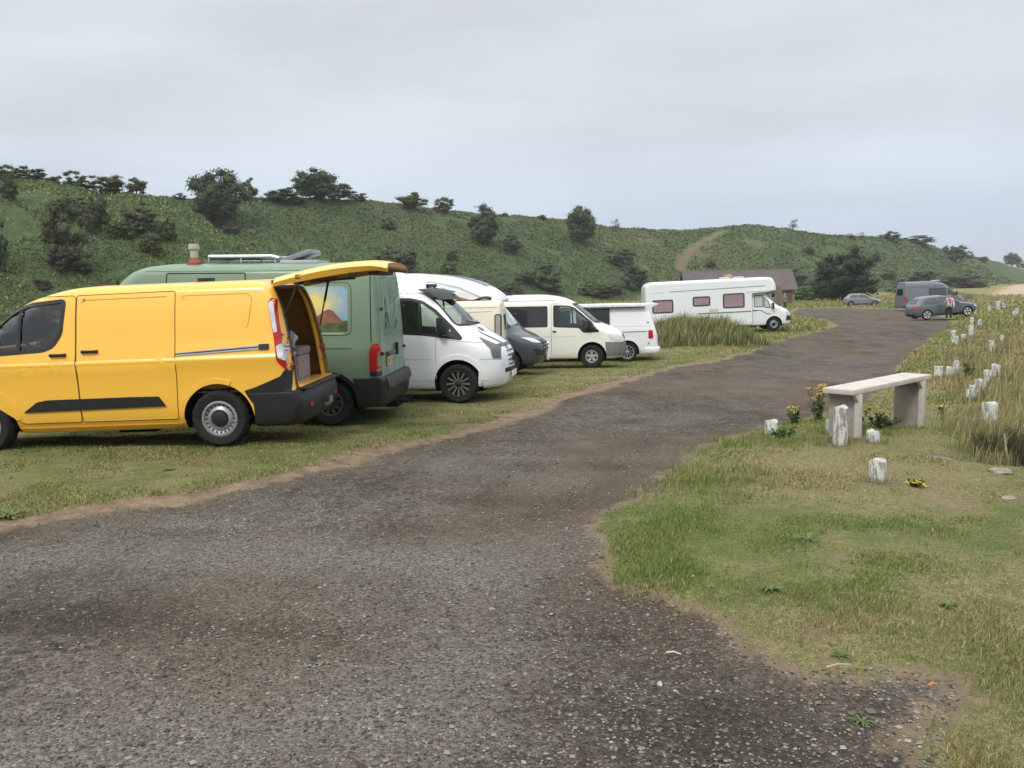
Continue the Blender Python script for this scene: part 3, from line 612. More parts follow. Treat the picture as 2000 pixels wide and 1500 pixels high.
# ---------------------------------------------------------------- vehicle bodies
def chaikin(p,k=2):
    for _ in range(k):
        q=[p[0]]
        for a,b in zip(p[:-1],p[1:]):
            q.append((a[0]*.75+b[0]*.25,a[1]*.75+b[1]*.25)); q.append((a[0]*.25+b[0]*.75,a[1]*.25+b[1]*.75))
        q.append(p[-1]); p=q
    return p
def bodyarrays(s,ins=0.):
    """loft of horizontal slices; profiles F (front) and B (back) as (x,z), W (half width,z), CF/CR plan depth of the curved nose/tail"""
    sm=s.get('smooth',2)
    F=np.array(chaikin(s['F'],sm)); B=np.array(chaikin(s['B'],sm)); W=np.array(chaikin(s['W'],sm)); CF=np.array(s['CF']); CR=np.array(s['CR'])
    zb=s['zb']+ins; zt=s['zt']-ins; r=s.get('r',.12)
    z=np.concatenate([np.arange(zb,zt,.045),F[:,1],B[:,1],W[:,1],zt-r+r*np.sin(np.linspace(0,np.pi/2,9)),zb+.05*(1-np.cos(np.linspace(0,np.pi/2,4))),[zb,zt]])
    z=np.unique(np.round(z[(z>=zb)&(z<=zt)],3)); k=[z[0]]
    for q in z[1:]:
        if q-k[-1]>=.006: k.append(q)
    k[-1]=zt; z=np.array(k)
    xf=np.interp(z,F[:,1],F[:,0])-ins; xr=np.interp(z,B[:,1],B[:,0])+ins; w=np.interp(z,W[:,1],W[:,0])-ins
    fi=np.where(z>zt-r,r-np.sqrt(np.maximum(r*r-(z-(zt-r))**2,0)),0); rb=.05
    fi=fi+np.where(z<zb+rb,rb-np.sqrt(np.maximum(rb*rb-(zb+rb-z)**2,0)),0)
    fx=np.where(z>zt-r,s.get('rx',1.),1.)
    xf=xf-fi*fx; xr=xr+fi*fx; w=w-fi
    cf=np.interp(z,CF[:,1],CF[:,0]); cr=np.interp(z,CR[:,1],CR[:,0]); nf=s.get('nf',2.7); nr=s.get('nr',5.)
    cf=np.minimum(cf,(xf-xr)*.45); cr=np.minimum(cr,(xf-xr)*.3)
    tr=(np.linspace(0,1,13)**1.)*np.pi/2; tf=(np.linspace(0,1,20)[::-1])*np.pi/2
    L_=[]
    for j in range(len(z)):
        a=[(xr[j]+cr[j]-cr[j]*max(math.cos(t),0)**(2/nr),w[j]*math.sin(t)**(2/nr)) for t in tr]
        m=[(x,w[j]) for x in np.linspace(xr[j]+cr[j],xf[j]-cf[j],34)[1:-1]]
        b=[(xf[j]-cf[j]+cf[j]*max(math.cos(t),0)**(2/nf),w[j]*max(math.sin(t),0)**(2/nf)) for t in tf]
        L_.append([(p[0],p[1],z[j]) for p in a+m+b])
    n=len(L_[0]); V=[];Fc=[]
    ring=[]
    for j in range(len(z)):
        left=L_[j]; right=[(x,-y,zz) for x,y,zz in left[1:-1]][::-1]
        ring.append(list(range(len(V),len(V)+len(left)+len(right)))); V+=left+right
    N=len(ring[0])
    for j in range(len(z)-1):
        for i in range(N): Fc.append((ring[j][i],ring[j][(i+1)%N],ring[j+1][(i+1)%N],ring[j+1][i]))
    def cap(rg,lay,crown,flip):
        K=6; rows=[]
        wm=max(p[1] for p in lay)
        for i in range(n):
            l=rg[i]; rr_=rg[i] if i in (0,n-1) else rg[N-i]
            row=[l]
            if i not in (0,n-1):
                for q in range(1,K):
                    y=lay[i][1]*(1-2*q/K); V.append((lay[i][0],y,lay[i][2]+crown*(lay[i][1]/wm)**2*(1-(y/lay[i][1])**2))); row.append(len(V)-1)
                row.append(rr_)
            rows.append(row)
        for i in range(n-1):
            a,b=rows[i],rows[i+1]
            if len(a)==1: 
                for q in range(K): Fc.append((a[0],b[q],b[q+1]))
            elif len(b)==1:
                for q in range(K): Fc.append((a[q],a[q+1],b[0]))
            else:
                for q in range(K): Fc.append((a[q],b[q],b[q+1],a[q+1]))
    cap(ring[-1],L_[-1],s.get('crown',.03) if ins==0 else 0,0); cap(ring[0],L_[0],0,1)
    df=s.get('def')
    if df: V=[df(*p) for p in V]
    return V,Fc
def mesh_from(V,Fc,mats,mi=0):
    me=bpy.data.meshes.new('body'); me.from_pydata(V,[],Fc)
    bm=bmesh.new(); bm.from_mesh(me); bmesh.ops.remove_doubles(bm,verts=bm.verts,dist=.0002); bmesh.ops.recalc_face_normals(bm,faces=bm.faces)
    for f in bm.faces: f.material_index=mi
    bm.to_mesh(me); bm.free()
    for m in mats: me.materials.append(m)
    return me
def boolean(me,cutters,mats):
    """subtract each cutter mesh in turn (exact solver), return the evaluated mesh"""
    o=bpy.data.objects.new('tmp',me); COL.objects.link(o); cs=[]
    for c in cutters:
        co=bpy.data.objects.new('tmpc',c); COL.objects.link(co); cs.append(co)
        m=o.modifiers.new('b','BOOLEAN'); m.operation='DIFFERENCE'; m.solver='EXACT'; m.object=co
    bpy.context.view_layer.update(); dg=bpy.context.evaluated_depsgraph_get()
    r=bpy.data.meshes.new_from_object(o.evaluated_get(dg)); 
    for q in [o]+cs: bpy.data.objects.remove(q)
    r.polygons.foreach_set('use_smooth',np.ones(len(r.polygons),bool)); r.set_sharp_from_angle(angle=R_(28))
    if len(r.materials)==0:
        for m in mats: r.materials.append(m)
    return r
def cutmesh(build,mats,mi):
    bm=bmesh.new(); build(bm); bmesh.ops.recalc_face_normals(bm,faces=bm.faces)
    for f in bm.faces: f.material_index=mi
    me=bpy.data.meshes.new('c'); bm.to_mesh(me); bm.free()
    for m in mats: me.materials.append(m)
    return me
def arch(cx,cz,r,zb,n=22):
    a=[(cx+r*math.cos(t),cz+r*math.sin(t)) for t in np.linspace(0,math.pi,n)]
    return [(cx+r,zb)]+a+[(cx-r,zb)]
class Vehicle:
    def __init__(s,name,label,cat,loc,head,pitch=0,roll=0,group=None):
        s.root=empty(name,loc,(R_(roll),R_(pitch),R_(head))); tag(s.root,label,cat,group); s.bvh=None
    def body(s,spec,mat,name='body',wheels=(),ar=.42,az_=.34,wide=.62,windows=(),screens=(),hollow=True,extra=(),inner=M_INT,thick=.05,label=None,add=False):
        V,Fc=bodyarrays(spec); b=BVHTree.FromPolygons([Vector(v) for v in V],Fc)
        s.bvh=b; s.spec=spec
        mats=[mat,inner,M_DARK]; cuts=[]
        if hollow:
            V2,F2=bodyarrays(spec,thick); cuts.append(mesh_from(V2,F2,mats,1))
        if windows:
            cuts.append(cutmesh(lambda bm:[prism(bm,p,-2,2) for p in windows],mats,0))
        for (p,x0,x1) in screens:
            cuts.append(cutmesh(lambda bm:prism(bm,p,x0,x1,'x'),mats,0))
        for e in extra: cuts.append(cutmesh(e,mats,1))
        if wheels:
            def wb(bm):
                for x in wheels:
                    for sg in (-1,1):
                        prism(bm,arch(x,az_,ar,-.2),sg*wide,sg*1.4)
            cuts.append(cutmesh(wb,mats,2))
        me=boolean(mesh_from(V,Fc,mats,0),cuts,mats); me.name=name
        o=link(name,me,s.root)
        if label: o['label']=label
        if wheels:
            for x in wheels:
                for sg in (-1,1):
                    bm=bmesh.new()
                    ap=arch(x,az_,ar-.004,az_-.1); A=[bm.verts.new((p[0],sg*(wide+.0),p[1])) for p in ap]; B=[bm.verts.new((p[0],sg*(wide+.27),p[1])) for p in ap]
                    for i in range(len(ap)-1): bm.faces.new((A[i],A[i+1],B[i+1],B[i]))
                    bm.faces.new(A)
                    bmo('wheel_well',bm,M_DARK,s.root)
        return o
    def shell(s,name,spec,mat,extra=()):
        """a second closed lofted piece, such as a bumper"""
        V,Fc=bodyarrays(spec); me=mesh_from(V,Fc,[mat],0)
        me=boolean(me,[cutmesh(e,[mat],0) for e in extra],[mat]); me.name=name; return link(name,me,s.root)
    def cast(s,a,b,ax):
        d={'L':((a,4,b),(0,-1,0)),'R':((a,-4,b),(0,1,0)),'F':((12,a,b),(-1,0,0)),'B':((-4,a,b),(1,0,0)),'T':((a,b,6),(0,0,-1))}[ax]
        h=s.bvh.ray_cast(Vector(d[0]),Vector(d[1]))
        if h[0] is None:
            p=Vector(d[0])+Vector(d[1])*{'L':3.2,'R':3.2,'F':8,'B':4.1,'T':4}[ax]; h=s.bvh.find_nearest(p)
            q=Vector(h[0]); return q,-Vector(d[1]),Vector(d[1])
        n=h[1]
        if n.dot(Vector(d[1]))>0: n=-n
        return h[0],n,Vector(d[1])
    def patch(s,name,poly,ax,mat,off=.004,th=.02,cell=.12,parent=None,label=None,holes=(),bulge=None,bm_only=None,mi=0,smooth_ang=30):
        bm=bm_only or bmesh.new(); bt=bmesh.new(); es=[]
        for lp in (poly,)+tuple(holes):
            vs=[bt.verts.new((a,b,0)) for a,b in lp]; es+=[bt.edges.new((vs[i],vs[(i+1)%len(vs)])) for i in range(len(vs))]
        bmesh.ops.triangle_fill(bt,use_beauty=True,use_dissolve=False,edges=es)
        xs=[p[0] for p in poly]; ys=[p[1] for p in poly]
        for k,(lo,hi) in enumerate(((min(xs),max(xs)),(min(ys),max(ys)))):
            m=int((hi-lo)/cell)
            for i in range(1,m+1):
                c=lo+(hi-lo)*i/(m+1); co=(c,0,0) if k==0 else (0,c,0); no=(1,0,0) if k==0 else (0,1,0)
                bmesh.ops.bisect_plane(bt,geom=bt.verts[:]+bt.edges[:]+bt.faces[:],plane_co=co,plane_no=no,dist=1e-5)
        bt.verts.ensure_lookup_table(); mp={}; lo_={}
        for v in bt.verts:
            p,n,d=s.cast(v.co.x,v.co.y,ax)
            k=off if bulge is None else off+bulge(v.co.x,v.co.y)
            # move along the cast axis, not the normal, so neighbours never fold
            q=p-d*(k/max(.35,abs(n.dot(d)))); mp[v]=bm.verts.new(q)
            if th: lo_[v]=bm.verts.new(q+d*th)
        for f in bt.faces:
            g=bm.faces.new([mp[v] for v in f.verts]); g.material_index=mi
            if th: g=bm.faces.new([lo_[v] for v in f.verts][::-1]); g.material_index=mi
        if th:
            for e in bt.edges:
                if len(e.link_faces)==1:
                    a,b=e.verts; bm.faces.new((mp[a],mp[b],lo_[b],lo_[a])).material_index=mi
        bt.free()
        if bm_only: return None
        o=bmo(name,bm,mat,parent or s.root,True,smooth_ang)
        if label: o['label']=label
        return o
    def both(s,name,poly,mat,**k):
        return [s.patch(name,poly,a,mat,**k) for a in ('L','R')]
    def strip(s,name,pts,ax,mat,w=.012,off=.003,parent=None,th=.006,closed=False):
        """thin line along the surface"""
        bm=bmesh.new(); P=[]
        pts=list(pts)+([pts[0]] if closed else [])
        for a,b in zip(pts[:-1],pts[1:]):
            d=Vector(b)-Vector(a); m=max(1,int(d.length/.08))
            for i in range(m): P.append(Vector(a)+d*i/m)
        P.append(Vector(pts[-1])); rows=[]
        for i,p in enumerate(P):
            d=(P[min(i+1,len(P)-1)]-P[max(i-1,0)]).normalized(); nn=Vector((-d.y,d.x))*w/2
            rr_=[]
            for q in (p+nn,p-nn):
                h,n,dd=s.cast(q.x,q.y,ax); rr_.append(bm.verts.new(h+n*off))
            rows.append(rr_)
        for a,b in zip(rows[:-1],rows[1:]): bm.faces.new((a[0],a[1],b[1],b[0]))
        return bmo(name,bm,mat,parent or s.root)
    def box(s,name,c,sz,mat,bev=.01,rot=None,parent=None,label=None):
        bm=bmesh.new(); box(bm,Vector(c),sz,rot,bev); o=bmo(name,bm,mat,parent or s.root)
        if label: o['label']=label
        return o
    def tube(s,name,pts,r,mat,parent=None,seg=10):
        bm=bmesh.new(); tube(bm,pts,r,seg); return bmo(name,bm,mat,parent or s.root)
    def wheel(s,x,sg,rad,w,rimr,style,ytrack,rimm=M_STEEL,steer=0,z0=0.):
        piv=empty('wheel',(x,sg*ytrack,rad+z0),(0,0,R_(steer)+(0 if sg>0 else math.pi))); piv.parent=s.root
        # local +y is outward
        bm=bmesh.new(); h=w/2; hub=rimr
        prof=[(hub,-h*.8),(hub+.02,-h),(rad-.035,-h),(rad-.008,-h*.75),(rad,-h*.5),(rad,h*.5),(rad-.008,h*.75),(rad-.035,h),(hub+.03,h*1.0),(hub+.006,h*.86),(hub,h*.6)]
        rg=lathe(bm,prof,'y',seg=48)
        for k in range(0,48,2):      # tread blocks
            a=2*math.pi*k/48
            for yy in (-h*.42,0,h*.42):
                box(bm,Vector((math.cos(a)*(rad+.001),yy,math.sin(a)*(rad+.001))),(.012,h*.3,.05),Matrix.Rotation(-a,3,'Y'))
        bmo('tyre',bm,M_TYRE,piv)
        bm=bmesh.new(); R0=rimr
        # barrel + back plate (dark)
        lathe(bm,[(R0+.004,h*.86),(R0-.012,h*.8),(R0-.02,h*.2),(.0,h*.1)],'y',seg=40,mi=1)
        if style=='steel':
            lathe(bm,[(R0+.004,h*.88),(R0-.02,h*.92),(R0-.035,h*.7),(R0*.72,h*.62),(R0*.62,h*.78),(R0*.52,h*.86),(R0*.47,h*.7)],'y',seg=48)
            lathe(bm,[(R0*.47,h*.72),(R0*.42,h*.95),(R0*.3,h*1.02),(.0,h*1.03)],'y',seg=32,mi=1)
            for k in range(20):
                a=2*math.pi*k/20; box(bm,Vector((math.cos(a)*R0*.8,h*.66,math.sin(a)*R0*.8)),(.028,.02,.016),Matrix.Rotation(-a,3,'Y'),mi=1)
        else:
            lathe(bm,[(R0+.004,h*.88),(R0-.004,h*.95),(R0-.018,h*.93),(R0-.03,h*.8)],'y',seg=48,mi=0 if style!='black' else 1)
            ns={'spoke5':5,'spoke10':10,'black':12,'cover':9,'pent':5,'blade5':5}[style]
            sw={'spoke5':.05,'spoke10':.026,'black':.012,'cover':.05,'pent':.1,'blade5':.07}[style]
            for k in range(ns):
                a=2*math.pi*k/ns+math.pi/2; r1=R0-.012 if style!='pent' else R0*.78; r0=R0*.2
                for dv in ((-.055,.055) if style=='black' else (0,)):
                    ca,sa=math.cos(a+dv),math.sin(a+dv)
                    A=Vector((ca*r0,h*.78,sa*r0)); B=Vector((ca*r1,h*.9,sa*r1)); m=(A+B)/2
                    T=Vector((-sa,0,ca)); w0=sw*.62; w1=sw
                    vs=[bm.verts.new(A+T*w0/2),bm.verts.new(A-T*w0/2),bm.verts.new(B-T*w1/2),bm.verts.new(B+T*w1/2)]
                    vb=[bm.verts.new(v.co-Vector((0,.03,0))) for v in vs]
                    bm.faces.new(vs); bm.faces.new(vb[::-1])
                    for i in range(4): bm.faces.new((vs[i],vs[(i+1)%4],vb[(i+1)%4],vb[i]))
            lathe(bm,[(R0*.24,h*.7),(R0*.24,h*.84),(R0*.18,h*.9),(0,h*.91)],'y',seg=24,mi=1 if style in('black','blade5') else 0)
        bmo('rim',bm,[rimm,M_BLACK],piv)
    def under(s,x0,x1,w,z0=.2,z1=.4):
        bm=bmesh.new(); box(bm,Vector(((x0+x1)/2,0,(z0+z1)/2)),(x1-x0,w,z1-z0),None,.03)
        box(bm,Vector((x0+(x1-x0)*.3,.3,z0-.01)),(.9,.3,.12),None,.04); box(bm,Vector((x0+(x1-x0)*.75,-.2,z0-.02)),(.5,.6,.1),None,.04)
        bmo('underbody',bm,M_DARK,s.root)
    def axle(s,x,rad,w,z0=0.):
        s.tube('axle',[(x,-w,rad+z0),(x,w,rad+z0)],.05,M_DARK)
def seat(v,x,y,z=.62):
    bm=bmesh.new(); box(bm,Vector((x+.1,y,z)),(.5,.48,.22),None,.05)
    box(bm,Vector((x-.2,y,z+.42)),(.16,.46,.72),Matrix.Rotation(R_(-10),3,'Y'),.05); box(bm,Vector((x-.27,y,z+.88)),(.1,.26,.18),Matrix.Rotation(R_(-8),3,'Y'),.03)
    bmo('seat',bm,M_SEAT,v.root)
def cabin(v,xs,ys=.45,z=.62,dx=.75,dz=1.18,w=.8,sg=1):
    """two seats, dashboard, steering wheel"""
    seat(v,xs,ys,z); seat(v,xs,-ys,z)
    v.box('dashboard',(xs+dx+.12,0,dz-.12),(.34,w*2,.22),M_INT,.06)
    bm=bmesh.new(); n=20; tilt=Matrix.Rotation(R_(28),3,'Y'); c=Vector((xs+dx-.14,sg*ys,dz-.02))
    pts=[c+tilt@Vector((0,.18*math.cos(2*math.pi*k/n),.18*math.sin(2*math.pi*k/n))) for k in range(n+1)]
    tube(bm,pts,.016,6,False); tube(bm,[c-tilt@Vector((0,.18,0)),c+tilt@Vector((0,.18,0))],.014,6); bmo('steering_wheel',bm,M_BLACK,v.root)
def mirror(v,x,y,z,sg,size=(.12,.2,.3),mat=None,glassback=True):
    bm=bmesh.new(); box(bm,Vector((x,sg*(y+.14),z)),size,Matrix.Rotation(R_(-10*sg),3,'Z'),.035)
    tube(bm,[(x+.02,sg*(y-.03),z-.1),(x,sg*(y+.08),z-.06)],.03,8)
    o=bmo('mirror',bm,mat or M_BLACK,v.root)
    bm=bmesh.new(); box(bm,Vector((x-size[0]/2-.003,sg*(y+.14),z)),(.006,size[1]*.8,size[2]*.8),Matrix.Rotation(R_(-10*sg),3,'Z')); bmo('mirror_glass',bm,M_CHROME,o)
def handle(v,x,z,ax,mat=M_BLACK,w=.2,parent=None):
    sg=1 if ax=='L' else -1; p,n,d=v.cast(x,z,ax); bm=bmesh.new()
    box(bm,Vector((x,p.y+sg*.028,z)),(w,.022,.035),None,.01)
    for q in (-1,1): box(bm,Vector((x+q*w*.42,p.y+sg*.01,z)),(.03,.03,.04),None,.008)
    bmo('door_handle',bm,mat,parent or v.root)
def text(v,name,s,size,M,mat,parent=None,ext=.002):
    cu=bpy.data.curves.new(name,'FONT'); cu.body=s; cu.size=size; cu.extrude=ext; cu.align_x='CENTER'; cu.align_y='CENTER'
    o=bpy.data.objects.new(name,cu); COL.objects.link(o); bpy.context.view_layer.update()
    me=bpy.data.meshes.new_from_object(o.evaluated_get(bpy.context.evaluated_depsgraph_get())); bpy.data.objects.remove(o)
    me.transform(M); me.materials.clear(); me.materials.append(mat); return link(name,me,parent or v.root)
def facing(ax,c):
    """matrix putting text flat on a face looking along ax"""
    c=Vector(c)
    X={'L':(-1,0,0),'R':(1,0,0),'F':(0,1,0),'B':(0,-1,0)}[ax]; Zn={'L':(0,1,0),'R':(0,-1,0),'F':(1,0,0),'B':(-1,0,0)}[ax]
    m=Matrix((X,(0,0,1),Zn)).transposed().to_4x4(); m.translation=c; return m
def place(xw,yw,head,wx,wy,dz=0.):
    """where the vehicle's origin goes when its wheel (xw,yw) stands at world (wx,wy)"""
    h=R_(head); return (wx-(xw*math.cos(h)-yw*math.sin(h)),wy-(xw*math.sin(h)+yw*math.cos(h)),zg1(wx,wy)+dz)
def plate(v,c,ax,col=(.75,.74,.68),txt=None,name='number_plate',w=.5,h=.11,tc=(.03,.03,.03)):
    sz=(.012,w,h) if ax in 'FB' else (w,.012,h)
    o=v.box(name,c,sz,flat('plate_%.2f'%col[2],col,.35,.4,.06),.004)
    if txt:
        d={'F':(.0075,0,0),'B':(-.0075,0,0)}[ax]; text(v,'plate_lettering',txt,h*.82,facing(ax,(c[0]+d[0],c[1],c[2]-.004)),flat('plate_letters',tc,.6),o,.0008)
    return o
# ================================================================ yellow panel van, tailgate raised
P_YEL=paint('yellow_paint',(.88,.485,.06),.33,.6,.05,(.45,.2,.03))
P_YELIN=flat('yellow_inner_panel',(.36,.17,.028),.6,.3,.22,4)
M_SEAMY=flat('yellow_seam_gap',(.10,.05,.01),.8)
v=Vehicle('panel_van','bright yellow panel van with its tailgate raised and cargo space open','van',place(1.03,.86,178.,-3.54,10.2,.03),178.,1.0)
YS=dict(F=[(4.80,.22),(4.93,.35),(4.97,.6),(4.93,.85),(4.80,1.02),(4.55,1.13),(4.32,1.2),(3.78,1.66),(3.52,1.84),(3.25,1.92),(3.1,1.96),(3.0,1.99)],
        B=[(.10,.22),(.02,.4),(0.02,.6),(.09,.66),(.11,.9),(.15,1.2),(.22,1.6),(.30,1.85),(.36,1.93),(.42,1.99)],
        W=[(.82,.22),(.93,.34),(.955,.5),(.96,.8),(.972,.95),(.988,1.05),(.990,1.08),(.966,1.115),(.955,1.2),(.93,1.30),(.88,1.6),(.82,1.85),(.79,1.93),(.77,1.99)],
        CF=[(.6,.2),(.75,.6),(.7,1.0),(.55,1.2),(.42,1.6),(.45,1.9),(.4,2.0)],CR=[(.25,.2),(.28,.5),(.2,.9),(.14,1.3),(.12,2.0)],zb=.22,zt=1.985,r=.1,crown=.03,nf=2.6,nr=4.5)
win=rr([(2.90,1.44),(3.0,1.29),(3.12,1.245),(4.03,1.205),(4.0,1.3),(3.74,1.56),(3.5,1.73),(3.28,1.80),(2.86,1.835)],.05)
scr=rr([(-.72,1.22),(.72,1.22),(.66,1.82),(-.66,1.82)],.08)
gate=rr([(-.76,.62),(.76,.62),(.74,1.2),(.66,1.9),(-.66,1.9),(-.74,1.2)],.09)
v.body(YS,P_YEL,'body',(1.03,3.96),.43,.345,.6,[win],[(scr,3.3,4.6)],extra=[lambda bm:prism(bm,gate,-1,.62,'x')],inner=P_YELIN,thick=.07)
# front door and sliding door: seam lines round a skin a hair proud of the body
fd=[(2.72,.36),(2.72,1.89),(3.2,1.885),(3.55,1.78),(4.02,1.36),(4.10,1.2),(4.10,.83),(3.82,.62),(3.45,.36)]
sd2=[(1.53,.36),(1.50,.9),(1.50,1.9),(2.71,1.89),(2.71,.36)]
for ax in 'LR':
    s1=1 if ax=='L' else -1
    d=v.patch('door',rr(fd,.04),ax,P_YEL,.004,.012,.1,holes=(win,))
    v.strip('door_seam',rr([(p[0],p[1]) for p in fd],.05),ax,M_SEAMY,.008,.0055,d,closed=True)
    v.strip('window_seal',win,ax,M_BLACK,.045,.007,d,closed=True)
    g=v.patch('side_window',win,ax,M_GLASSL,-.008,0,.1,parent=d)
    v.strip('window_divider',[(3.42,1.22),(3.40,1.77)],ax,M_BLACK,.035,.008,d)
    handle(v,2.93,1.185,ax,parent=d)
    if ax=='L':
        s_=v.patch('sliding_door',rr(sd2,.03),ax,P_YEL,.003,.012,.1)
        v.strip('door_seam',rr(sd2,.03),ax,M_SEAMY,.008,.0045,s_,closed=True)
        handle(v,2.54,1.215,ax,parent=s_)
        rl=v.patch('door_rail',rr([(.42,1.175),(1.49,1.125),(1.49,1.165),(.42,1.225)],.006),ax,M_CHROME,.012,.01,.1)
        v.strip('rail_slot',[(.42,1.2),(1.49,1.146)],ax,M_BLACK,.014,.0135,rl)
        v.patch('rail_cap',rr([(.36,1.17),(.48,1.168),(.48,1.232),(.36,1.235)],.01),ax,M_BLACK,.02,.02)
    # panel outline: shade of its creases painted as thin darker yellow strips
    v.strip('panel_crease_shade',rr([(.62,1.40),(.56,1.78),(.62,1.84),(1.47,1.84)],.1)[2:],ax,flat('yellow_crease_shade',(.48,.22,.02),.6),.008,.002)
    v.strip('panel_crease_shade',rr([(1.6,1.84),(2.6,1.83),(2.66,1.8)],.02),ax,flat('yellow_crease_shade',(.48,.22,.02),.6),.008,.0055)
    v.patch('side_moulding',rr([(1.66,.525),(1.74,.645),(2.1,.65),(3.12,.645),(3.24,.625),(3.42,.5)],.012),ax,M_BLACK,.022,.02,.12)
    v.patch('rear_lamp',rr([(.10,.92),(.155,.885),(.27,1.02),(.30,1.3),(.37,1.72),(.33,1.78),(.285,1.76),(.22,1.35),(.12,1.25)],.03),ax,M_RED,.006,.03,.04)
    lp=s_ if False else None
    v.patch('lamp_clear_lens',rr([(.255,1.37),(.30,1.36),(.362,1.70),(.335,1.745),(.305,1.74)],.015),ax,M_CLEAR,.016,.008,.04)
    v.patch('lamp_clear_lens',rr([(.165,1.02),(.245,1.06),(.275,1.2),(.20,1.24),(.155,1.2)],.02),ax,M_CLEAR,.016,.008,.04)
    v.patch('bumper_corner',rr([(.14,.60),(.60,.52),(.66,.62),(.69,.68),(.55,.72),(.24,.84),(.20,.90),(.13,.95)],.012),ax,M_BLACK,.014,.05,.05)
    v.patch('sill',rr([(1.52,.235),(3.52,.235),(3.52,.3),(1.52,.3)],.01),ax,P_YEL,.012,.03,.2)
    for x in (1.03,3.96):
        pr=[(x+(.43+q)*math.cos(t),.345+(.43+q)*math.sin(t)) for q,ts in ((.0,np.linspace(0.15,math.pi-.15,18)),(.07,np.linspace(math.pi-.15,.15,18))) for t in ts]
        if x<2: pr=[(x+(.43+q)*math.cos(t),.345+(.43+q)*math.sin(t)) for q,ts in ((.0,np.linspace(-.1,math.pi*.62,16)),(.06,np.linspace(math.pi*.62,-.1,16))) for t in ts]
        v.patch('arch_lip',pr,ax,P_YEL,.012,.02,.1)
# rear: black bumper, sill step, surround, interior things
v.shell('rear_bumper',dict(F=[(.60,.2),(.585,.5),(.62,.66)],B=[(.06,.2),(-.03,.36),(-.045,.52),(.0,.66)],W=[(.9,.2),(.965,.3),(.975,.66)],CF=[(.005,0),(.005,1)],CR=[(.3,.2),(.26,.66)],zb=.225,zt=.655,r=.025,nf=4,nr=3.2,crown=0),M_BLACK)
v.box('bumper_step',(.03,0,.665),(.16,1.62,.03),M_BLACK,.01)
v.box('loading_sill',(.16,0,.69),(.22,1.50,.02),P_YEL,.006)
v.box('rear_reflector',(-.02,.62,.45),(.02,.12,.05),M_RED,.006); v.box('rear_reflector',(-.02,-.62,.45),(.02,.12,.05),M_RED,.006)
v.tube('tow_bar',[(.3,0,.36),(-.06,0,.36),(-.1,0,.40),(-.1,0,.47)],.026,M_STEEL)
v.strip('aperture_seal',gate,'B',M_BLACK,.05,.01,closed=True)
for sg in (-1,1):
    v.patch('aperture_pillar',[(sg*.755,.64),(sg*.735,1.2),(sg*.65,1.88),(sg*.55,1.88),(sg*.60,1.2),(sg*.60,.64)],'B',P_YEL,-.035,.03,.1)
v.box('cargo_floor',(1.45,0,.665),(2.3,1.7,.02),flat('plywood_floor',(.2,.13,.07),.7),.003)
v.box('bulkhead',(2.62,0,1.25),(.03,1.66,1.2),flat('grey_bulkhead',(.13,.12,.1),.7),.005)
for sg in (-1,1):
    b=v.box('cargo_lining',(1.55,sg*.83,1.0),(1.9,.012,.6),flat('ply_lining',(.33,.17,.045),.65,.3,.25,3),.003)
    for k in range(3):
        for j in range(3): v.box('lining_hole',(.78+.55*k,sg*.823,.84+.2*j),(.07,.004,.035),M_SEAM,.001,None,b)
cabin(v,3.05,.42,.72,.72,1.2,.72)
v.box('interior_lamp',(.62,0,1.885),(.08,.12,.02),M_CLEAR,.004)
# tailgate, hinged at the roof, lying almost level
hx,hz=.34,1.985
tg=empty('tailgate',(hx,0,hz),(0,R_(2.2),0)); tg.parent=v.root
bm=bmesh.new(); nx,ny=22,13; top=[];bot=[]
for i in range(nx+1):
    t=i/nx; x=-t*1.42; zc=.02+.12*math.sin(min(1,t*1.25)*math.pi*.55)-.01*t-(.045*max(0,(t-.82)/.18)**2)
    hw=.70+.13*math.sin(min(1,t*1.15)*math.pi*.5)-(.05*max(0,(t-.9)/.1)); th=.045+.03*math.sin(math.pi*min(t*1.05,1))
    rt=[];rb=[]
    for j in range(ny+1):
        y=-hw+2*hw*j/ny; e=abs(y/hw); z=zc+.035*(1-e**2.5)-(.05*max(0,(e-.86)/.14)**2)
        rt.append(bm.verts.new((x,y,z))); rb.append(bm.verts.new((x,y*.96,z-th-.02*(1-e))))
    top.append(rt);bot.append(rb)
for i in range(nx):
    for j in range(ny):
        bm.faces.new((top[i][j],top[i][j+1],top[i+1][j+1],top[i+1][j])); bm.faces.new((bot[i][j],bot[i+1][j],bot[i+1][j+1],bot[i][j+1])).material_index=1
for i in range(nx):
    for j in (0,ny): bm.faces.new((top[i][j],top[i+1][j],bot[i+1][j],bot[i][j]))
for j in range(ny):
    bm.faces.new((top[0][j],top[0][j+1],bot[0][j+1],bot[0][j])); bm.faces.new((top[nx][j],top[nx][j+1],bot[nx][j+1],bot[nx][j])).material_index=1
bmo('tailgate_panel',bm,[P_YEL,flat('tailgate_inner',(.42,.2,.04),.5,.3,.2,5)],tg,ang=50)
bm=bmesh.new()
for y in (-.5,.5): box(bm,Vector((-.45,y,-.02)),(.6,.07,.03),None,.01)
box(bm,Vector((-1.2,0,.0)),(.14,1.0,.04),None,.01); box(bm,Vector((-1.41,0,.04)),(.08,1.3,.04),None,.015)
bmo('tailgate_trim',bm,flat('brown_trim',(.12,.06,.025),.6),tg)
bm=bmesh.new(); box(bm,Vector((-1.0,.77,.0)),(.09,.05,.05),None,.01); bmo('latch',bm,M_BLACK,tg)
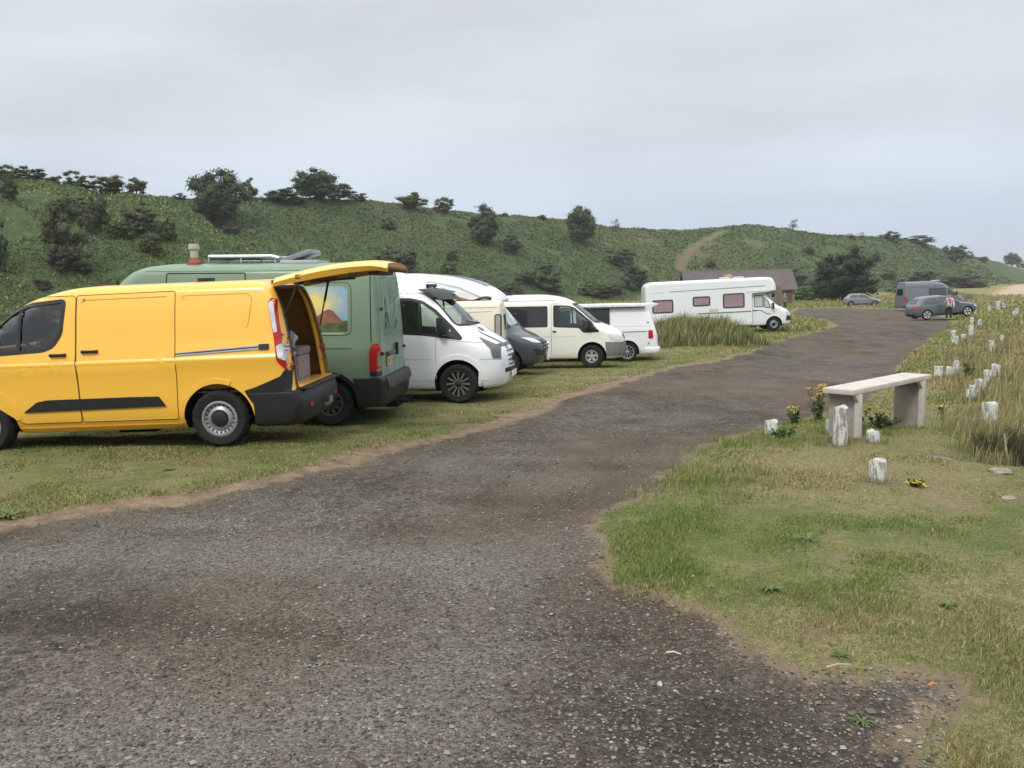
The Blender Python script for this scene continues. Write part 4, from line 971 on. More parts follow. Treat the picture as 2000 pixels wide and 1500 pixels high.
for sg in (-1,1):
    bm=bmesh.new(); q=0 if sg<0 else .14; tube(bm,[(-.34,sg*.70,.01),(-.25+q/2,sg*.70,-.30)],.017,8); tube(bm,[(-.25+q/2,sg*.70,-.29),(-.15+q,sg*.71,-.62)],.010,8); box(bm,Vector((-.34,sg*.72,.02)),(.1,.05,.05),None,.01)
    bmo('gas_strut',bm,M_BLACK,tg)
    bm=bmesh.new(); box(bm,Vector((.02,sg*.45,-.02)),(.14,.07,.06),None,.01); bmo('hinge',bm,M_BLACK,tg)
# windscreen, front
v.patch('windscreen',scr,'F',M_GLASS,-.01,0,.08); v.strip('windscreen_seal',scr,'F',M_BLACK,.05,.004,closed=True)
v.patch('grille',rr([(-.55,.66),(.55,.66),(.6,.82),(-.6,.82)],.04),'F',M_BLACK,.01,.03,.1)
v.patch('front_bumper',rr([(-.88,.3),(.88,.3),(.9,.5),(-.9,.5)],.04),'F',M_BLACK,.02,.04,.1)
for sg in (-1,1): v.patch('headlight',rr([(sg*.62,.78),(sg*.86,.84),(sg*.84,1.02),(sg*.66,.94)],.03),'F',M_CLEAR,.01,.03,.06)
for x,sg in ((1.03,1),(1.03,-1),(3.96,1),(3.96,-1)):
    v.wheel(x,sg,.345,.215,.215,'steel',.845)
v.under(.5,4.5,1.3,.24,.34); v.axle(1.03,.34,.75); v.axle(3.96,.34,.75)
mirror(v,3.86,.90,1.30,1); mirror(v,3.86,.90,1.30,-1)
v.box('exhaust_box',(2.2,.5,.22),(.5,.25,.12),M_DARK,.03)
bm=bmesh.new(); prism(bm,rr([(1.34,-.08),(1.52,-.08),(1.52,.08),(1.34,.08)],.02),1.99,2.06,'z'); bmo('roof_vent',bm,M_BLACK,v.root)
bm=bmesh.new(); tube(bm,[(2.55,.1,1.98),(2.55,.1,2.07)],.022,8); bmo('roof_aerial',bm,M_BLACK,v.root)
YV=v
# stool like box and a bag inside the cargo space
def inside(v,x,y,z):
    return v.root.matrix_basis@Vector((x,y,z))
bpy.context.view_layer.update()
bm=bmesh.new(); box(bm,Vector((0,0,.165)),(.42,.56,.33),None,.025); bx=bmo('storage_box',bm,flat('lilac_grey_fabric',(.30,.25,.25),.85,.2,.12),None)
bm=bmesh.new(); box(bm,Vector((0,0,.385)),(.45,.60,.11),None,.045); bmo('cushion',bm,flat('lilac_grey_cushion',(.27,.22,.225),.9,.2,.12),bx)
bx.location=inside(v,.50,-.26,.678); bx.rotation_euler=(0,0,R_(178)); tag(bx,'mauve grey box seat with cushion just inside the yellow van','box')
bm=bmesh.new(); bmesh.ops.create_icosphere(bm,subdivisions=3,radius=.14)
for q in bm.verts:
    q.co=Vector((q.co.x*1.2,q.co.y*.9,q.co.z*.9)); q.co*=1+.18*math.sin(q.co.x*31+q.co.y*23)+.1*math.sin(q.co.z*40)
bg=bmo('bag',bm,[flat('white_cloth',(.6,.6,.6),.8)],None)
bm=bmesh.new(); box(bm,Vector((-.02,-.03,.10)),(.19,.22,.07),Matrix.Rotation(.5,3,'X'),.03); bmo('dark_fold',bm,flat('black_cloth',(.02,.02,.022),.8),bg)
bg.location=inside(v,.48,-.14,1.22); tag(bg,'crumpled white and black bag lying on the box seat in the yellow van','bag')
# ================================================================ green panel van with a painted side
P_GRN=paint('sage_green_paint',(.165,.25,.175),.48,.25,.3,(.07,.085,.06))
v=Vehicle('panel_van','sage green high roof van with a painted mountain picture on its side','van',place(.86,.88,176.,-2.78,12.86,0),176.,-.9)
GS=dict(F=[(5.75,.25),(5.85,.5),(5.83,.85),(5.65,1.05),(5.2,1.3),(5.05,1.36),(4.5,1.95),(4.3,2.2),(4.1,2.37),(3.9,2.46),(3.75,2.5)],
        B=[(.03,.25),(0,.4),(0.,.7),(.06,.72),(.06,1.2),(.09,1.8),(.12,2.2),(.16,2.4),(.2,2.5)],
        W=[(.92,.25),(.985,.45),(.99,1.15),(.975,1.25),(.95,1.8),(.91,2.25),(.86,2.42),(.8,2.5)],
        CF=[(.6,.2),(.7,.8),(.5,1.3),(.42,1.9),(.5,2.5)],CR=[(.12,.2),(.1,1.),(.1,2.5)],zb=.28,zt=2.46,r=.14,crown=.04,nf=2.6,nr=4)
win=rr([(4.0,1.38),(4.9,1.34),(4.45,1.88),(4.25,2.02),(3.95,2.05)],.05); scr=rr([(-.75,1.38),(.75,1.38),(.68,2.1),(-.68,2.1)],.08)
v.body(GS,P_GRN,'body',(.86,4.75),.43,.345,.66,[win],[(scr,3.9,5.4)])
def mural_mat():
    n=NT('painted_sunset_mural'); o=n.obj(); sx=n.N('ShaderNodeSeparateXYZ'); n.L(o,sx.inputs[0])
    dx=n.math('MULTIPLY',n.math('SUBTRACT',sx.outputs[0],1.08),1.3); dz=n.math('SUBTRACT',sx.outputs[2],1.88)
    d=n.math('SQRT',n.math('ADD',n.math('MULTIPLY',dx,dx),n.math('MULTIPLY',n.math('MULTIPLY',dz,dz),5.)))
    d=n.math('ADD',d,n.math('MULTIPLY',n.math('SUBTRACT',n.noise(o,4,4),.5),.5))
    c=n.mix(n.mr(d,.05,.8,0,1,True),(.75,.62,.14),(.07,.24,.50)); c=n.mix(n.mr(d,.2,.45,0,.4,True),c,(.38,.5,.42))
    n.bsdf(n.mix(n.mr(n.noise(o,12,3),.35,.7,0,.3),c,(.45,.55,.5)),.6,.3); return n.m
mu=rr([(.55,1.44),(.55,2.12),(1.95,2.12),(1.95,1.44)],.1)
sp=v.patch('side_panel',rr([(.50,1.39),(.50,2.18),(2.05,2.18),(2.05,1.39)],.12),'L',P_GRN,.003,.01,.12); v.strip('panel_rim',rr([(.50,1.39),(.50,2.18),(2.05,2.18),(2.05,1.39)],.12),'L',flat('green_shadow_line',(.07,.12,.08),.6),.014,.005,sp,closed=True)
mp_=v.patch('mural',mu,'L',mural_mat(),.006,.006,.1,label='painted picture of a yellow sunset glow over a reddish mountain')
hill_=[(.56,1.5),(.56,1.60),(.66,1.66),(.78,1.79),(.84,1.81),(.9,1.79),(1.05,1.68),(1.2,1.63),(1.4,1.66),(1.94,1.62),(1.94,1.5)]
v.patch('painted_mountain',[(x,z-.03) for x,z in hill_],'L',flat('painted_red_brown',(.22,.1,.075),.6,.3,.35,6),.009,.004,.1,parent=mp_)
v.patch('painted_foreground',rr([(.56,1.45),(.55,1.62),(.72,1.58),(.95,1.55),(1.3,1.58),(1.6,1.52),(1.94,1.56),(1.94,1.45)],.04),'L',flat('painted_green_brown',(.075,.11,.05),.6,.3,.6,5),.012,.004,.1,parent=mp_)
v.strip('mural_white_edge',[(.62,1.41),(1.95,1.41)],'L',flat('pale_line',(.5,.55,.5),.6),.014,.008,mp_)
for ax in 'LR':
    d=v.patch('door',rr([(3.87,.4),(3.87,2.12),(4.3,2.1),(4.95,1.4),(5.05,1.2),(4.45,.5)],.05),ax,P_GRN,.004,.012,.12,holes=(win,)); v.strip('window_seal',win,ax,M_BLACK,.04,.006,d,closed=True)
    v.patch('side_window',win,ax,M_GLASS,-.008,0,.1,parent=d); handle(v,4.0,1.28,ax,parent=d)
    v.strip('door_seam',[(3.86,.4),(3.86,2.14)],ax,M_SEAM,.012,.005)
    v.strip('panel_seam',rr([(2.13,1.2),(2.13,2.33),(3.36,2.33),(3.36,1.4)],.03),ax,M_SEAM,.016,.003)
    v.strip('panel_seam',[(2.05,1.19),(.5,1.19)],ax,flat('green_shadow_line',(.07,.12,.08),.6),.022,.003)
    v.strip('gutter',[(.25,2.36),(3.7,2.36)],ax,flat('green_shadow_line',(.07,.12,.08),.6),.012,.002)
    v.strip('corner_seam',[(.2,1.28),(.21,2.3)],ax,M_SEAM,.013,.004)
    v.patch('tail_lamp',rr([(.06,.84),(.22,.84),(.23,1.1),(.19,1.26),(.08,1.26)],.04),ax,M_RED,.025,.04,.07); v.patch('lamp_base',rr([(.06,.77),(.22,.77),(.22,.845),(.06,.845)],.01),ax,M_BLACK,.03,.04,.07)
    for x in (.86,4.75):
        v.patch('arch_lip',[(x+(.43+q)*math.cos(t),.345+(.43+q)*math.sin(t)) for q,ts in ((.0,np.linspace(.1,math.pi-.1,18)),(.06,np.linspace(math.pi-.1,.1,18))) for t in ts],ax,M_BLACK,.012,.02,.1)
    v.strip('side_trim',[(1.36,.62),(3.4,.62)],ax,flat('green_shadow_line',(.07,.12,.08),.6),.02,.004)
v.box('filler_cap',(2.1,1.0,1.22),(.05,.03,.16),M_BLACK,.01)
for y,nm in ((.48,'rear_door'),(-.48,'rear_door')):
    s=1 if y>0 else -1
    d=v.patch(nm,rr([(s*.008,.76),(s*.86,.76),(s*.87,1.3),(s*.78,2.38),(s*.008,2.4)],.04),'B',P_GRN,.006,.02,.12)
    v.strip('pressed_outline',rr([(s*.12,1.38),(s*.70,1.38),(s*.64,2.24),(s*.12,2.26)],.06),'B',flat('green_shadow_line',(.07,.12,.08),.6),.012,.0085,d,closed=True)
    dk=flat('dark_green_mountain_lines',(.045,.07,.05),.7,.2,.3)
    if s>0:
        for a,b in (((.58,1.42),(.44,1.95)),((.44,1.95),(.33,1.62)),((.33,1.62),(.2,1.44)),((.5,1.6),(.42,1.72)),((.42,1.72),(.36,1.56)),((.6,1.45),(.47,1.56)),((.47,1.56),(.4,1.45))): v.strip('mountain_drawing',[a,b],'B',dk,.03,.010,d)
    else:
        for a,b in (((-.15,1.44),(-.3,1.6)),((-.3,1.6),(-.36,1.5)),((-.2,1.7),(-.28,1.95))): v.strip('mountain_drawing',[a,b],'B',dk,.03,.010,d)
    for z in (1.78,1.1): v.box('door_hinge',(.06,s*.84,z),(.04,.08,.05),M_BLACK,.01,None,d)
v.strip('door_gap',[(0,.74),(0,2.42)],'B',M_BLACK,.024,.006)
v.box('lock_handle',(.02,-.05,1.12),(.05,.07,.2),M_BLACK,.015); v.box('plate_light_bar',(.02,.38,1.08),(.05,.5,.06),flat('dull_grey_trim',(.06,.065,.06),.5),.015)
plate(v,(.038,.42,.965),'B',(.62,.42,.2),'W17 A',w=.38,h=.14,tc=(.2,.12,.06))
v.shell('rear_bumper',dict(F=[(.44,.25),(.43,.5),(.5,.75)],B=[(.03,.25),(-.05,.4),(-.06,.7),(-.02,.76)],W=[(.97,.25),(1.01,.35),(1.01,.7),(.995,.76)],CF=[(.005,0),(.005,1)],CR=[(.16,.2),(.14,.75)],zb=.29,zt=.75,r=.03,nf=4,nr=3.2,crown=0),M_BLACK); v.patch('bumper_step',rr([(-.9,.58),(.9,.58),(.9,.745),(-.9,.745)],.02),'B',flat('weathered_dark_plastic',(.04,.043,.042),.7),.075,.08,.12)
v.tube('towing_gear',[(.1,.2,.3),(-.16,.1,.28),(-.2,0,.34)],.03,M_DARK); v.box('spare_carrier',(.3,-.1,.24),(.7,.7,.1),M_DARK,.04)
v.patch('windscreen',scr,'F',M_GLASS,-.01,0,.08); v.strip('windscreen_seal',scr,'F',M_BLACK,.05,.004,closed=True); v.patch('front_bumper',rr([(-.9,.3),(.9,.3),(.92,.62),(-.92,.62)],.04),'F',M_BLACK,.02,.04,.1)
for sg in (-1,1): v.patch('headlight',rr([(sg*.55,.8),(sg*.85,.82),(sg*.82,1.02),(sg*.6,1.0)],.03),'F',M_CLEAR,.01,.03,.06)
for x,sg in ((.86,1),(.86,-1),(4.75,1),(4.75,-1)): v.wheel(x,sg,.345,.215,.2,'cover',.86,flat('dark_wheel_cover',(.05,.052,.055),.5))
v.under(.4,5,1.3,.28,.4); v.axle(.86,.34,.8); cabin(v,4.0,.45,.85,.8,1.35,.8); mirror(v,4.85,.95,1.5,1); mirror(v,4.85,.95,1.5,-1)
# things on the green roof
bm=bmesh.new(); prism(bm,rr([(2.98,.44),(3.16,.44),(3.16,.64),(2.98,.64)],.02),2.43,2.50,'z',1); lathe(bm,[(.1,2.5),(.075,2.55),(.06,2.58)],'z',(3.07,.54,0),24,1); lathe(bm,[(.06,2.56),(.06,2.7),(.085,2.71),(.085,2.74),(.07,2.745),(.075,2.79),(.08,2.74),(.08,2.76),(0,2.76)],'z',(3.07,.54,0),24,0)
bmo('flue',bm,[flat('pale_flue_metal',(.42,.42,.38),.5),flat('red_flue_base',(.27,.075,.05),.7)],v.root)
bm=bmesh.new(); 
for y in (.35,-.55): tube(bm,[(2.92,y,2.60),(1.9,y,2.60),(1.78,y,2.57)],.03,8)
for x in (2.92,2.4,1.85): tube(bm,[(x,.35,2.59),(x,-.55,2.59)],.02,8); tube(bm,[(x,.35,2.5),(x,.35,2.61)],.014,6); tube(bm,[(x,-.55,2.5),(x,-.55,2.61)],.014,6)
bmo('roof_rack',bm,flat('pale_rack_metal',(.45,.46,.5),.4,.5,.1,8,Metallic=.4),v.root)
v.box('solar_panel',(2.5,-.1,2.57),(.8,.82,.04),flat('solar_cells',(.03,.035,.08),.2,.6),.004)
v.box('tilted_roof_hatch',(1.5,.1,2.60),(.48,.6,.075),flat('grey_hatch',(.2,.22,.26),.35,.5),.015,Matrix.Rotation(R_(18),3,'Y')); v.box('hatch_base',(1.45,.1,2.51),(.6,.66,.05),flat('pale_hatch_base',(.42,.45,.44),.5),.01)
# ================================================================ white van with black trim
P_WHT=paint('white_paint',(.74,.76,.78),.3,.6,.05,(.45,.43,.38))
W_LN=flat('white_shadow_line',(.42,.44,.46),.6)
def windows(v,polys,ax='LR',mat=M_GLASSD,off=.004,frame=M_BLACK,name='side_window',fw=.03,fr=True):
    for a in ax:
        for p in polys:
            g=v.patch(name,p,a,mat,off,.01,.12)
            if fr: v.strip('window_seal',p,a,frame,fw,off+.003,g,closed=True)
def arches(v,xs,mat,r0=.42,z=.345,w=.07,off=.014,axs='LR',t0=.12):
    for ax in axs:
        for x in xs:
            v.patch('arch_lip',[(x+(r0+q)*math.cos(t),z+(r0+q)*math.sin(t)) for q,ts in ((.0,np.linspace(t0,math.pi-t0,18)),(w,np.linspace(math.pi-t0,t0,18))) for t in ts],ax,mat,off,.03,.1)
WS=dict(F=[(5.38,.2),(5.514,.32),(5.565,.55),(5.548,.85),(5.481,1.0),(5.313,1.12),(5.044,1.28),(4.943,1.34),(4.876,1.38),(4.32,1.92),(4.12,2.02),(4.02,2.07),(3.92,2.16),(3.72,2.30),(3.45,2.40),(3.3,2.44)],
        B=[(.06,.2),(0,.35),(0,.8),(.05,1.3),(.1,2.0),(.2,2.42)],
        W=[(.88,.2),(.97,.35),(.985,.8),(.985,1.15),(.965,1.32),(.93,1.7),(.87,2.0),(.80,2.2),(.70,2.4),(.66,2.44)],
        CF=[(.75,.2),(.85,.7),(.85,1.0),(.6,1.4),(.48,1.9),(.7,2.3),(.8,2.44)],CR=[(.12,.2),(.12,2.4)],zb=.24,zt=2.44,r=.1,crown=.03,nf=2.5,nr=4)
v=Vehicle('camper_van','bright white camper van with black multi spoke wheels and black windscreen visor','van',place(4.70,-.88,-9.5,-.96,15.3,0),-9.5)
win=rr([(3.5,1.30),(4.10,1.26),(4.78,1.17),(4.60,1.36),(4.28,1.68),(4.05,1.84),(3.85,1.89),(3.5,1.90)],.04)
scr=rr([(-.80,1.41),(.80,1.41),(.68,1.93),(-.68,1.93)],.07)
v.body(WS,P_WHT,'body',(.95,4.70),.44,.36,.64,[win],[(scr,4.0,5.6)])
for ax in 'LR':
    d=v.patch('door',rr([(3.42,.42),(3.42,1.96),(3.9,1.95),(4.2,1.8),(4.52,1.5),(4.58,1.3),(4.30,1.2),(4.24,.55),(4.15,.42)],.04),ax,P_WHT,.003,.01,.12,holes=(rr([(3.5,1.30),(4.10,1.26),(4.53,1.22),(4.48,1.46),(4.28,1.68),(4.05,1.84),(3.85,1.89),(3.5,1.90)],.02),))
    v.strip('window_seal',win,ax,M_BLACK,.05,.007,d,closed=True); v.patch('side_window',win,ax,M_GLASS,-.006,0,.1,parent=d)
    v.strip('window_divider',[(4.02,1.27),(4.0,1.84)],ax,M_BLACK,.04,.008,d); v.patch('mirror_base',[(4.42,1.26),(4.78,1.175),(4.56,1.4),(4.36,1.56)],ax,M_BLACK,.010,.02,.1,parent=d)
    v.strip('door_seam',[(4.30,.45),(4.30,1.22)],ax,W_LN,.012,.006); v.strip('body_crease',[(.3,.82),(4.2,.80)],ax,W_LN,.014,.004); v.strip('body_crease',[(4.32,1.18),(5.2,1.08)],ax,W_LN,.012,.004)
    v.strip('drip_rail',[(3.0,2.03),(4.0,2.0)],ax,W_LN,.014,.004)
    handle(v,3.55,1.12,ax,parent=d)
    v.patch('front_bumper_side',rr([(5.061,.3),(5.481,.30),(5.481,.76),(5.094,.80)],.03),ax,P_WHT,.012,.03,.08)
    v.strip('bumper_crease',[(5.094,.80),(5.464,.775)],ax,W_LN,.014,.016)
    v.patch('headlight',rr([(5.044,1.20),(5.296,1.07),(5.422,1.0),(5.447,.74),(5.33,.74),(5.271,.98)],.03),ax,flat('smoked_headlight',(.10,.10,.11),.2,.6,.3,20),.010,.02,.05)
arches(v,(.95,4.70),P_WHT,.44,.36,.09,.02)
v.patch('windscreen',scr,'F',M_GLASS,-.008,0,.08); v.strip('windscreen_seal',scr,'F',M_BLACK,.04,.004,closed=True)
v.patch('sun_visor',rr([(-.80,1.88),(.80,1.88),(.76,2.08),(-.76,2.08)],.05),'F',M_BLACK,.09,.08,.08)
for k in range(4): v.patch('grille_slot',rr([(-.34,.90-.085*k),(.34,.90-.085*k),(.34,.922-.085*k),(-.34,.922-.085*k)],.008),'F',M_BLACK,.012,.012,.08)
v.patch('grille_edge',rr([(-.60,1.00),(.60,1.00),(.58,1.05),(-.58,1.05)],.01),'F',flat('grey_graphic',(.09,.09,.09),.5),.008,.01,.06)
bm=bmesh.new(); lathe(bm,[(.085,0),(.085,.02),(.07,.022),(.07,.012)],'x',(5.561,0,.77),28)
for a,b in (((-.045,.045),(0,-.05)),((0,-.05),(.045,.045))): tube(bm,[(5.577,a[0],.77+a[1]),(5.577,b[0],.77+b[1])],.009,6)
bmo('badge',bm,M_BLACK,v.root)
v.patch('bonnet_graphic',rr([(4.943,-.42),(5.086,-.50),(5.481,-.30),(5.514,-.18),(5.38,-.26),(5.086,-.44)],.01),'T',flat('grey_graphic',(.09,.09,.09),.5),.006,.004,.06)
v.patch('bonnet_graphic',rr([(4.943,.42),(5.086,.50),(5.481,.30),(5.514,.18),(5.38,.26),(5.086,.44)],.01),'T',flat('grey_graphic',(.09,.09,.09),.5),.006,.004,.06)
v.patch('bonnet_vent',rr([(4.943,-.1),(5.044,-.12),(5.044,-.3),(4.943,-.28)],.01),'T',flat('grey_graphic',(.09,.09,.09),.5),.006,.004,.06)
plate(v,(5.577,0,.47),'F',(.72,.72,.66)); v.patch('lower_grille',rr([(-.5,.52),(.5,.52),(.5,.60),(-.5,.60)],.02),'F',M_BLACK,.008,.01,.08)
for x,sg in ((.95,1),(.95,-1),(4.70,1),(4.70,-1)): v.wheel(x,sg,.355,.235,.245,'black',.865,flat('polished_spoke_edges',(.35,.35,.34),.3,.5,.1,8,Metallic=.6),0)
v.under(.4,5.3,1.3,.24,.36); v.axle(4.7,.355,.8); cabin(v,3.75,.45,.78,.85,1.25,.8,-1); mirror(v,4.42,.94,1.42,1); mirror(v,4.42,.94,1.42,-1)
bm=bmesh.new(); tube(bm,[(4.0,-.3,2.14),(4.0,.35,2.14)],.03,8); tube(bm,[(3.97,-.25,2.05),(4.0,-.25,2.14)],.02,6); tube(bm,[(3.97,.3,2.05),(4.0,.3,2.14)],.02,6); bmo('roof_light_bar',bm,M_BLACK,v.root)
v.tube('wiper',[(4.95,-.1,1.42),(4.80,-.6,1.47)],.012,M_BLACK)
# ================================================================ cream boxy van squeezed behind the white one
P_CRM=paint('cream_paint',(.74,.69,.55),.45,.3,.12,(.4,.33,.2))
v=Vehicle('boxy_van','cream boxy old van half hidden behind the white camper van','van',(-3.65,18.9,zg1(-1,18.9)-.02),-2)
CS=dict(F=[(4.2,.3),(4.3,.6),(4.28,1.1),(3.9,1.9)],B=[(.1,.3),(0,.5),(.02,1.2),(.1,1.9)],W=[(.85,.3),(.92,.6),(.92,1.2),(.86,1.7),(.80,1.93)],CF=[(.1,.3),(.1,1.9)],CR=[(.1,.3),(.1,1.9)],zb=.3,zt=1.93,r=.12,crown=.04,nf=3,nr=3.5)
CS['F']=[(3.50,.3),(3.56,.6),(3.56,1.2),(3.50,1.93)]
v.body(CS,P_CRM,'body',(.8,2.9),.4,.32,.6,hollow=False)
for ax in 'LR':
    v.strip('panel_line',[(2.55,1.62),(2.62,1.68),(3.3,1.70)],ax,flat('cream_shadow',(.4,.35,.25),.6),.012,.003)
    v.strip('gutter',[(.4,1.80),(3.4,1.80)],ax,P_CRM,.03,.014)
    v.patch('corner_window',rr([(3.36,.98),(3.46,.98),(3.46,1.62),(3.36,1.62)],.04),ax,flat('pale_glass',(.3,.3,.27),.2),.008,.01,.06); v.strip('window_rubber',rr([(3.35,.97),(3.47,.97),(3.47,1.63),(3.35,1.63)],.05),ax,flat('brown_rubber',(.07,.055,.045),.7),.022,.016,closed=True)
v.patch('rear_window',rr([(-.62,1.05),(.62,1.05),(.58,1.62),(-.58,1.62)],.08),'F',M_GLASSD,.006,.01,.1); v.patch('tail_lamp',rr([(-.82,.72),(-.70,.72),(-.70,.95),(-.82,.95)],.02),'F',M_RED,.012,.02,.06); v.patch('bumper',rr([(-.85,.4),(.85,.4),(.85,.52),(-.85,.52)],.02),'F',M_CHROME,.05,.05,.1)
v.box('tow_hatch',(1.4,0,1.96),(1.2,.9,.05),P_CRM,.02)
for x,sg in ((.8,1),(.8,-1),(2.9,1),(2.9,-1)): v.wheel(x,sg,.32,.19,.18,'steel',.8)
rt=v.root
bm=bmesh.new(); vs=[]
for i in range(17):
    t=i/16; vs.append([bm.verts.new((t*.95,q*.14,.03*math.sin(t*9)+.02*math.sin(q*3+t*5)+.05*t*(1-t))) for q in (-1,0,1)])
for i in range(16):
    for j in range(2): bm.faces.new((vs[i][j],vs[i][j+1],vs[i+1][j+1],vs[i+1][j]))
tw=bmo('roof_strap',bm,flat('brown_cloth',(.2,.11,.06),.9),None); tw.modifiers.new('s','SOLIDIFY').thickness=.02; tw.location=(-1.35,18.25,zg1(-1,18.9)+1.945); tw.rotation_euler=(0,0,R_(-2)); tag(tw,"brown folded cloth strip lying along the cream boxy van's roof edge",'cloth')
# ================================================================ low profile motorhome, white curved body, dark grey cab
P_GRY=paint('dark_grey_paint',(.03,.036,.048),.35,.6,.1,(.12,.11,.1))
v=Vehicle('motorhome','white motorhome with sloping curved roof and a dark grey cab behind the cream boxy van','motorhome',place(5.05,-.88,-9.,-.12,21.6,-.03),-9.)
DC=dict(F=[(5.75,.2),(5.95,.35),(6.0,.6),(5.97,.8),(5.85,.93),(5.55,1.08),(5.35,1.16),(4.85,1.74),(4.6,1.95),(4.45,2.0)],B=[(3.6,.2),(3.6,2.0)],W=[(.9,.2),(1.0,.4),(1.02,1.1),(.98,1.3),(.93,1.8),(.85,2.0)],CF=[(.6,.2),(.75,.7),(.6,1.2),(.4,1.7),(.4,2.0)],CR=[(.05,.2),(.05,2)],zb=.3,zt=2.0,r=.1,crown=.02,nf=2.6,nr=4)
v.body(DC,P_GRY,'cab',(5.05,),.42,.345,.66,hollow=False)
windows(v,[rr([(4.2,1.3),(5.15,1.25),(4.75,1.72),(4.2,1.82)],.05)])
v.patch('windscreen',rr([(-.8,1.32),(.8,1.32),(.72,1.9),(-.72,1.9)],.08),'F',flat('glass_painted_reflection',(.26,.34,.36),.08,.7,.15,3),.006,.01,.08)  # pale tone in the glass colour stands in for a sky reflection
for sg in (-1,1):
    v.patch('headlight',rr([(sg*.50,.84),(sg*.82,.88),(sg*.93,1.02),(sg*.62,.98)],.04),'F',M_CLEAR,.012,.02,.06)
    v.patch('fog_grille',rr([(sg*.45,.52),(sg*.78,.55),(sg*.86,.72),(sg*.5,.66)],.02),'F',M_BLACK,.012,.02,.06)
for k in range(3): v.patch('grille_bar',rr([(-.42,.64+.085*k),(.42,.64+.085*k),(.44,.69+.085*k),(-.44,.69+.085*k)],.01),'F',M_BLACK,.014,.012,.08)
bm=bmesh.new(); lathe(bm,[(.05,0),(.05,.015),(0,.02)],'x',(6.015,0,.80),20); bmo('badge',bm,M_CHROME,v.root)
plate(v,(6.03,0,.42),'F',(.7,.7,.66)); arches(v,(5.05,),P_GRY,.42,.345,.07,.012); mirror(v,4.95,.98,1.42,1); mirror(v,4.95,.98,1.42,-1)
v.strip('wiper',[(-.3,1.31),(.5,1.33)],'F',M_BLACK,.03,.02)
CB=dict(F=[(4.0,.3),(4.0,1.84),(4.05,1.87),(4.95,1.90),(4.92,2.02),(4.65,2.25),(4.3,2.42),(3.75,2.58),(3.2,2.66),(2.9,2.68)],B=[(.1,.3),(0,.6),(0,1.8),(.2,2.4),(.6,2.66)],W=[(1.1,.3),(1.12,1.8),(1.10,2.3),(1.02,2.55),(.95,2.68)],CF=[(.05,.3),(.05,1.82),(.55,1.95),(.6,2.5),(.5,2.7)],CR=[(.1,.3),(.2,2.4)],zb=.35,zt=2.68,r=.12,crown=.03,nf=3.,nr=4,smooth=1)
v.body(CB,P_WHT,'body',(1.5,),.42,.345,.75,hollow=False)
v.patch('skylight',rr([(3.35,-.32),(4.45,-.36),(4.45,.36),(3.35,.32)],.05),'T',flat('grey_skylight',(.2,.2,.24),.15,.6),.02,.02,.08)
v.strip('skylight_rail',[(3.2,-.48),(4.5,-.48)],'T',flat('dark_rail',(.08,.08,.085),.5),.09,.03); v.strip('skylight_rail',[(3.2,.48),(4.5,.48)],'T',flat('dark_rail',(.08,.08,.085),.5),.09,.03)
for ax in 'LR':
    v.strip('roof_line',[(2.2,2.5),(3.2,2.46),(3.9,2.3),(4.5,2.03)],ax,W_LN,.03,.006); v.strip('roof_line',[(2.5,2.36),(3.3,2.3),(3.8,2.2)],ax,flat('dark_rail',(.08,.08,.085),.5),.025,.006)
windows(v,[rr([(2.2,1.3),(3.2,1.3),(3.2,1.8),(2.2,1.8)],.06)])
for x,sg in ((1.5,1),(1.5,-1),(5.05,1),(5.05,-1)): v.wheel(x,sg,.345,.22,.2,'steel',.86)
v.under(.4,5.7,1.3,.26,.4)
# ================================================================ cream van with the long window
P_IVO=paint('ivory_paint',(.76,.76,.69),.35,.5,.07,(.42,.4,.3))
v=Vehicle('camper_van','ivory van facing the track with a long dark side window and roof gutter','van',place(3.92,-.86,-8.,2.36,24.6,0),-8.)
TS=dict(F=[(4.72,.22),(4.85,.35),(4.88,.6),(4.86,.85),(4.75,1.0),(4.62,1.1),(4.25,1.24),(4.15,1.29),(3.45,1.86),(3.25,1.97),(3.0,2.07),(2.75,2.12)],B=[(.06,.22),(0,.4),(0,.8),(.04,1.3),(.1,2.1)],W=[(.86,.22),(.95,.35),(.965,.8),(.965,1.15),(.94,1.3),(.90,1.8),(.84,2.0),(.78,2.12)],CF=[(.55,.2),(.6,.9),(.5,1.2),(.4,1.8),(.5,2.1)],CR=[(.1,.2),(.1,2.1)],zb=.26,zt=2.12,r=.12,crown=.03,nf=2.6,nr=4)
dw=rr([(2.82,1.22),(3.55,1.19),(3.68,1.05),(4.12,1.06),(3.95,1.28),(3.42,1.73),(3.25,1.80),(2.82,1.82)],.04); scr=rr([(-.78,1.32),(.78,1.32),(.68,1.86),(-.68,1.86)],.08)
v.body(TS,P_IVO,'body',(.95,3.92),.42,.345,.62,[dw],[(scr,3.2,4.6)])
